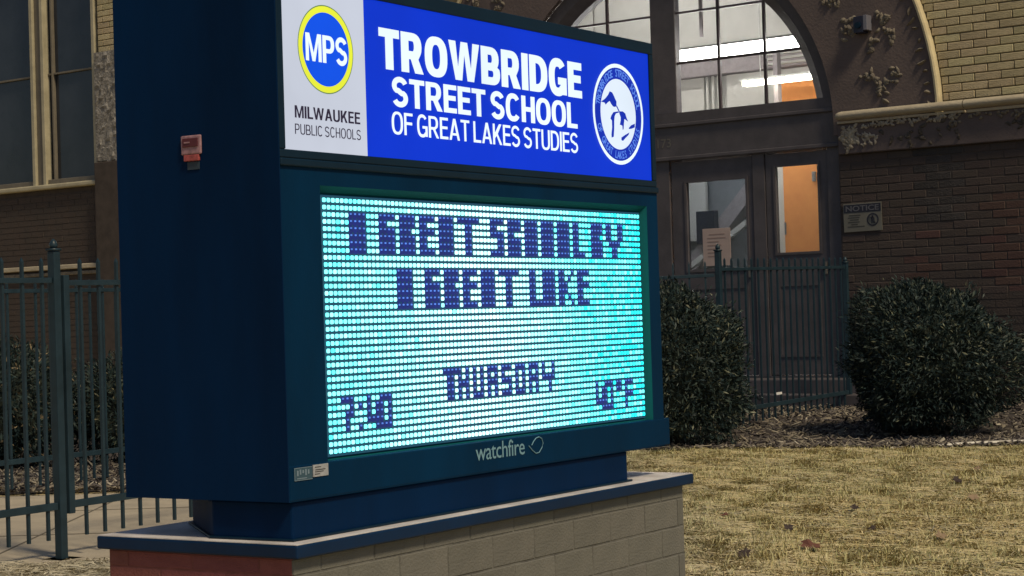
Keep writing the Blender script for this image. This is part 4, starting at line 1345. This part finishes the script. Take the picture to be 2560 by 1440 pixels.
# ================================================================== SHRUBS
def shrub(name, cx, cy, rx, ry, h, n, seed, label, leaf=.022, tip=(.15, .16, .11), groupn=None, z0=None):
    r = np.random.default_rng(seed)
    gz = float(ground_z(cx, cy)) if z0 is None else z0
    e = tag(empty(name, (cx, cy, gz)), label, 'bush', groupn)
    # lumpy envelope
    th_ = r.uniform(0, 2 * math.pi, n); cz = r.uniform(-.95, 1, n)
    sr = np.sqrt(1 - cz ** 2)
    d = np.stack([sr * np.cos(th_), sr * np.sin(th_), cz], 1)
    bumps = r.normal(size=(46, 3)); bumps /= np.linalg.norm(bumps, axis=1, keepdims=True)
    amp = r.uniform(.03, .16, 46)
    lump = (np.exp(-((1 - d @ bumps.T) / .035)) * amp).sum(1)
    rad = (.80 + lump) * (1 - .30 * r.random(n) ** 2.2) + r.normal(0, .018, n)
    spr = r.normal(size=(90, 3)); spr /= np.linalg.norm(spr, axis=1, keepdims=True)
    near = (d @ spr.T).max(1) > .9975
    rad = np.where(near, rad + r.uniform(0, .16, n), rad)
    pos = d * rad[:, None] * np.array([rx, ry, h * .52])
    q_ = np.clip(-pos[:, 2] / (h * .5), 0, 1)[:, None]; hr = np.hypot(d[:, 0], d[:, 1])[:, None]
    pos[:, :2] *= 1 + q_ * (np.minimum(1 / np.maximum(hr, .35), 2.2) - 1) * .62
    pos[:, 2] += h * .50
    pos[:, 2] = np.maximum(pos[:, 2], .015)
    nrm = d + r.normal(0, .55, (n, 3)); nrm /= np.linalg.norm(nrm, axis=1, keepdims=True)
    ref = r.normal(size=(n, 3)); a = d + .75 * ref; a[:, 2] += .25; a /= np.linalg.norm(a, axis=1, keepdims=True); b = np.cross(nrm, a); b /= np.linalg.norm(b, axis=1, keepdims=True)
    L = r.uniform(.6, 1.4, n) * leaf; W = L * r.uniform(.16, .32, n)
    V = np.stack([pos - a * L[:, None], pos + b * W[:, None] + nrm * (L * .15)[:, None], pos + a * L[:, None], pos - b * W[:, None] + nrm * (L * .15)[:, None]], 1)
    F = (np.arange(n) * 4)[:, None] + np.arange(4)[None]
    pal = np.array([[.015, .031, .034], [.026, .045, .043], [.048, .066, .053], tip])
    col = pal[r.choice(4, n, p=[.40, .34, .19, .07])] * r.uniform(.6, 1.25, n)[:, None]
    link('crown', np_mesh('crown', V.reshape(-1, 3), F, np.repeat(col, 4, 0), M['leafy']), e)
    bm = bmesh.new(); bmesh.ops.create_icosphere(bm, subdivisions=3, radius=1)  # solid dark core added inside the leaves to block light
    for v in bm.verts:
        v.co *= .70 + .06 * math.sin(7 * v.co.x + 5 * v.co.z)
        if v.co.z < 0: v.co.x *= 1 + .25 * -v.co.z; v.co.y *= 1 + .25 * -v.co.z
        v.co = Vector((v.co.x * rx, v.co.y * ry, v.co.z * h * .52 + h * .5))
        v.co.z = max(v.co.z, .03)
    me = bpy.data.meshes.new('shade_core'); bm.to_mesh(me); bm.free(); me.materials.append(M['core'])
    link('shade_core', me, e)
    mb = MB(); rr = random.Random(seed)
    for k in range(9):
        a_ = rr.uniform(0, 6.28); q = rr.uniform(.15, .5)
        mb.tube([(0.03 * math.cos(a_), .03 * math.sin(a_), -.04), (rx * q * .5 * math.cos(a_), ry * q * .5 * math.sin(a_), h * .3), (rx * q * math.cos(a_ + .3), ry * q * math.sin(a_ + .3), h * .6)], [.016, .011, .005], 6)
    mb.build('stem', M['bark'], e)
    return e


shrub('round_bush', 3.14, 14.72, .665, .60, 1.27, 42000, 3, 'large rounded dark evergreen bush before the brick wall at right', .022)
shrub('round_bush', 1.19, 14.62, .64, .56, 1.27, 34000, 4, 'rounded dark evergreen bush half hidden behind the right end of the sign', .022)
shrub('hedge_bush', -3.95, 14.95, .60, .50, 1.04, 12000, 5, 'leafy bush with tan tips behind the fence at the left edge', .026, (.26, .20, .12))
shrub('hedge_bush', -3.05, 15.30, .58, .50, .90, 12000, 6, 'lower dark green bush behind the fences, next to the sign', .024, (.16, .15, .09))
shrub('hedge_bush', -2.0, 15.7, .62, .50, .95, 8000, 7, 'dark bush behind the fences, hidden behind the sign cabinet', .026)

# ================================================================== SMALL THINGS ON THE LAWN
eb = empty('lawn_edging', (2.2, 13.9, 0)); tag(eb, 'black plastic lawn edging with top coloured as if lit along the mulch bed', 'edging')
pts = []
for k in range(25):
    x = 2.35 + 3.0 * k / 24
    y = float(np.interp(x, [b[0] for b in bed], [b[1] for b in bed]))
    pts.append((x - 2.2, y - 13.9 - .02, float(ground_z(x, y)) + .014 + .036 * min(1, max(0, (x - 2.5) / .7))))
MB().tube([(a, b, c) for a, b, c in pts], .016, 8).build('rim', M['edging_top'], eb, smooth=True)
mb = MB()
for p, q in zip(pts[:-1], pts[1:]):
    mb.add([(p[0], p[1] - .018, -.03), (q[0], q[1] - .018, -.03), (q[0], q[1] - .018, q[2]), (p[0], p[1] - .018, p[2])], [(0, 1, 2, 3)])
mb.build('skirt', M['edging'], eb)


def leaf_mesh(name, m, seed):
    r_ = random.Random(seed)
    lob = [(0, -1.15), (.06, -.62), (.45, -.70), (.42, -.38), (.95, -.28), (.70, .02), (.92, .45), (.45, .36), (.30, .62), (0, 1.05), (-.30, .60), (-.48, .36), (-.90, .42), (-.72, 0), (-.98, -.30), (-.44, -.38), (-.42, -.72), (-.06, -.62)]
    vs_ = [(0, 0, .06)]; n = len(lob)
    for x, y in lob:
        x *= r_.uniform(.85, 1.1); y *= r_.uniform(.85, 1.1)
        vs_.append((x, y, r_.uniform(.0, .45) * (x * x + y * y) ** .5 * .8))
    me = bpy.data.meshes.new(name)
    me.from_pydata(vs_, [], [(0, 1 + i, 1 + (i + 1) % n) for i in range(n)])
    me.materials.append(m)
    return me


lv = [leaf_mesh('leaf_a', M['leaf_brown'], 1), leaf_mesh('leaf_b', M['leaf_dark'], 2), leaf_mesh('leaf_c', M['leaf_tan'], 3)]
for x, y, s_, k, lab in ((1.275, 8.52, .062, 0, 'large reddish brown fallen leaf on the lawn near the bottom edge'),
                         (2.55, 11.25, .042, 1, 'dark curled leaf standing on the lawn, farthest right of the middle'),
                         (1.285, 9.26, .032, 1, 'dark leaf on the lawn a little beyond the large reddish leaf'),
                         (1.66, 9.12, .026, 1, 'small dark leaf right of the large reddish leaf'),
                         (2.43, 10.35, .036, 2, 'pale tan leaf on the right side of the lawn below the dark curled leaf'),
                         (1.74, 10.05, .030, 1, 'small dark leaf in the middle of the lawn'),
                         (.96, 8.32, .036, 1, 'dark leaf on the lawn beside the tan plinth at the bottom'),
                         (2.82, 11.9, .034, 2, 'tan leaf far across the lawn below the right bush'),
                         (1.9, 8.75, .030, 2, 'small tan leaf on the lawn right of the large reddish leaf, nearest the camera'),
                         (1.05, 9.9, .028, 0, 'small brown leaf on the lawn close to the right end of the plinth cap')):
    o = link('fallen_leaf', lv[k], None, (x, y, float(ground_z(x, y)) + .046), (R(random.uniform(12, 38)), R(random.uniform(-12, 12)), random.uniform(0, 6.28)), (s_, s_, s_))
    o.rotation_mode = 'ZYX'
    tag(o, lab, 'leaf', 'fallen leaves on the lawn')
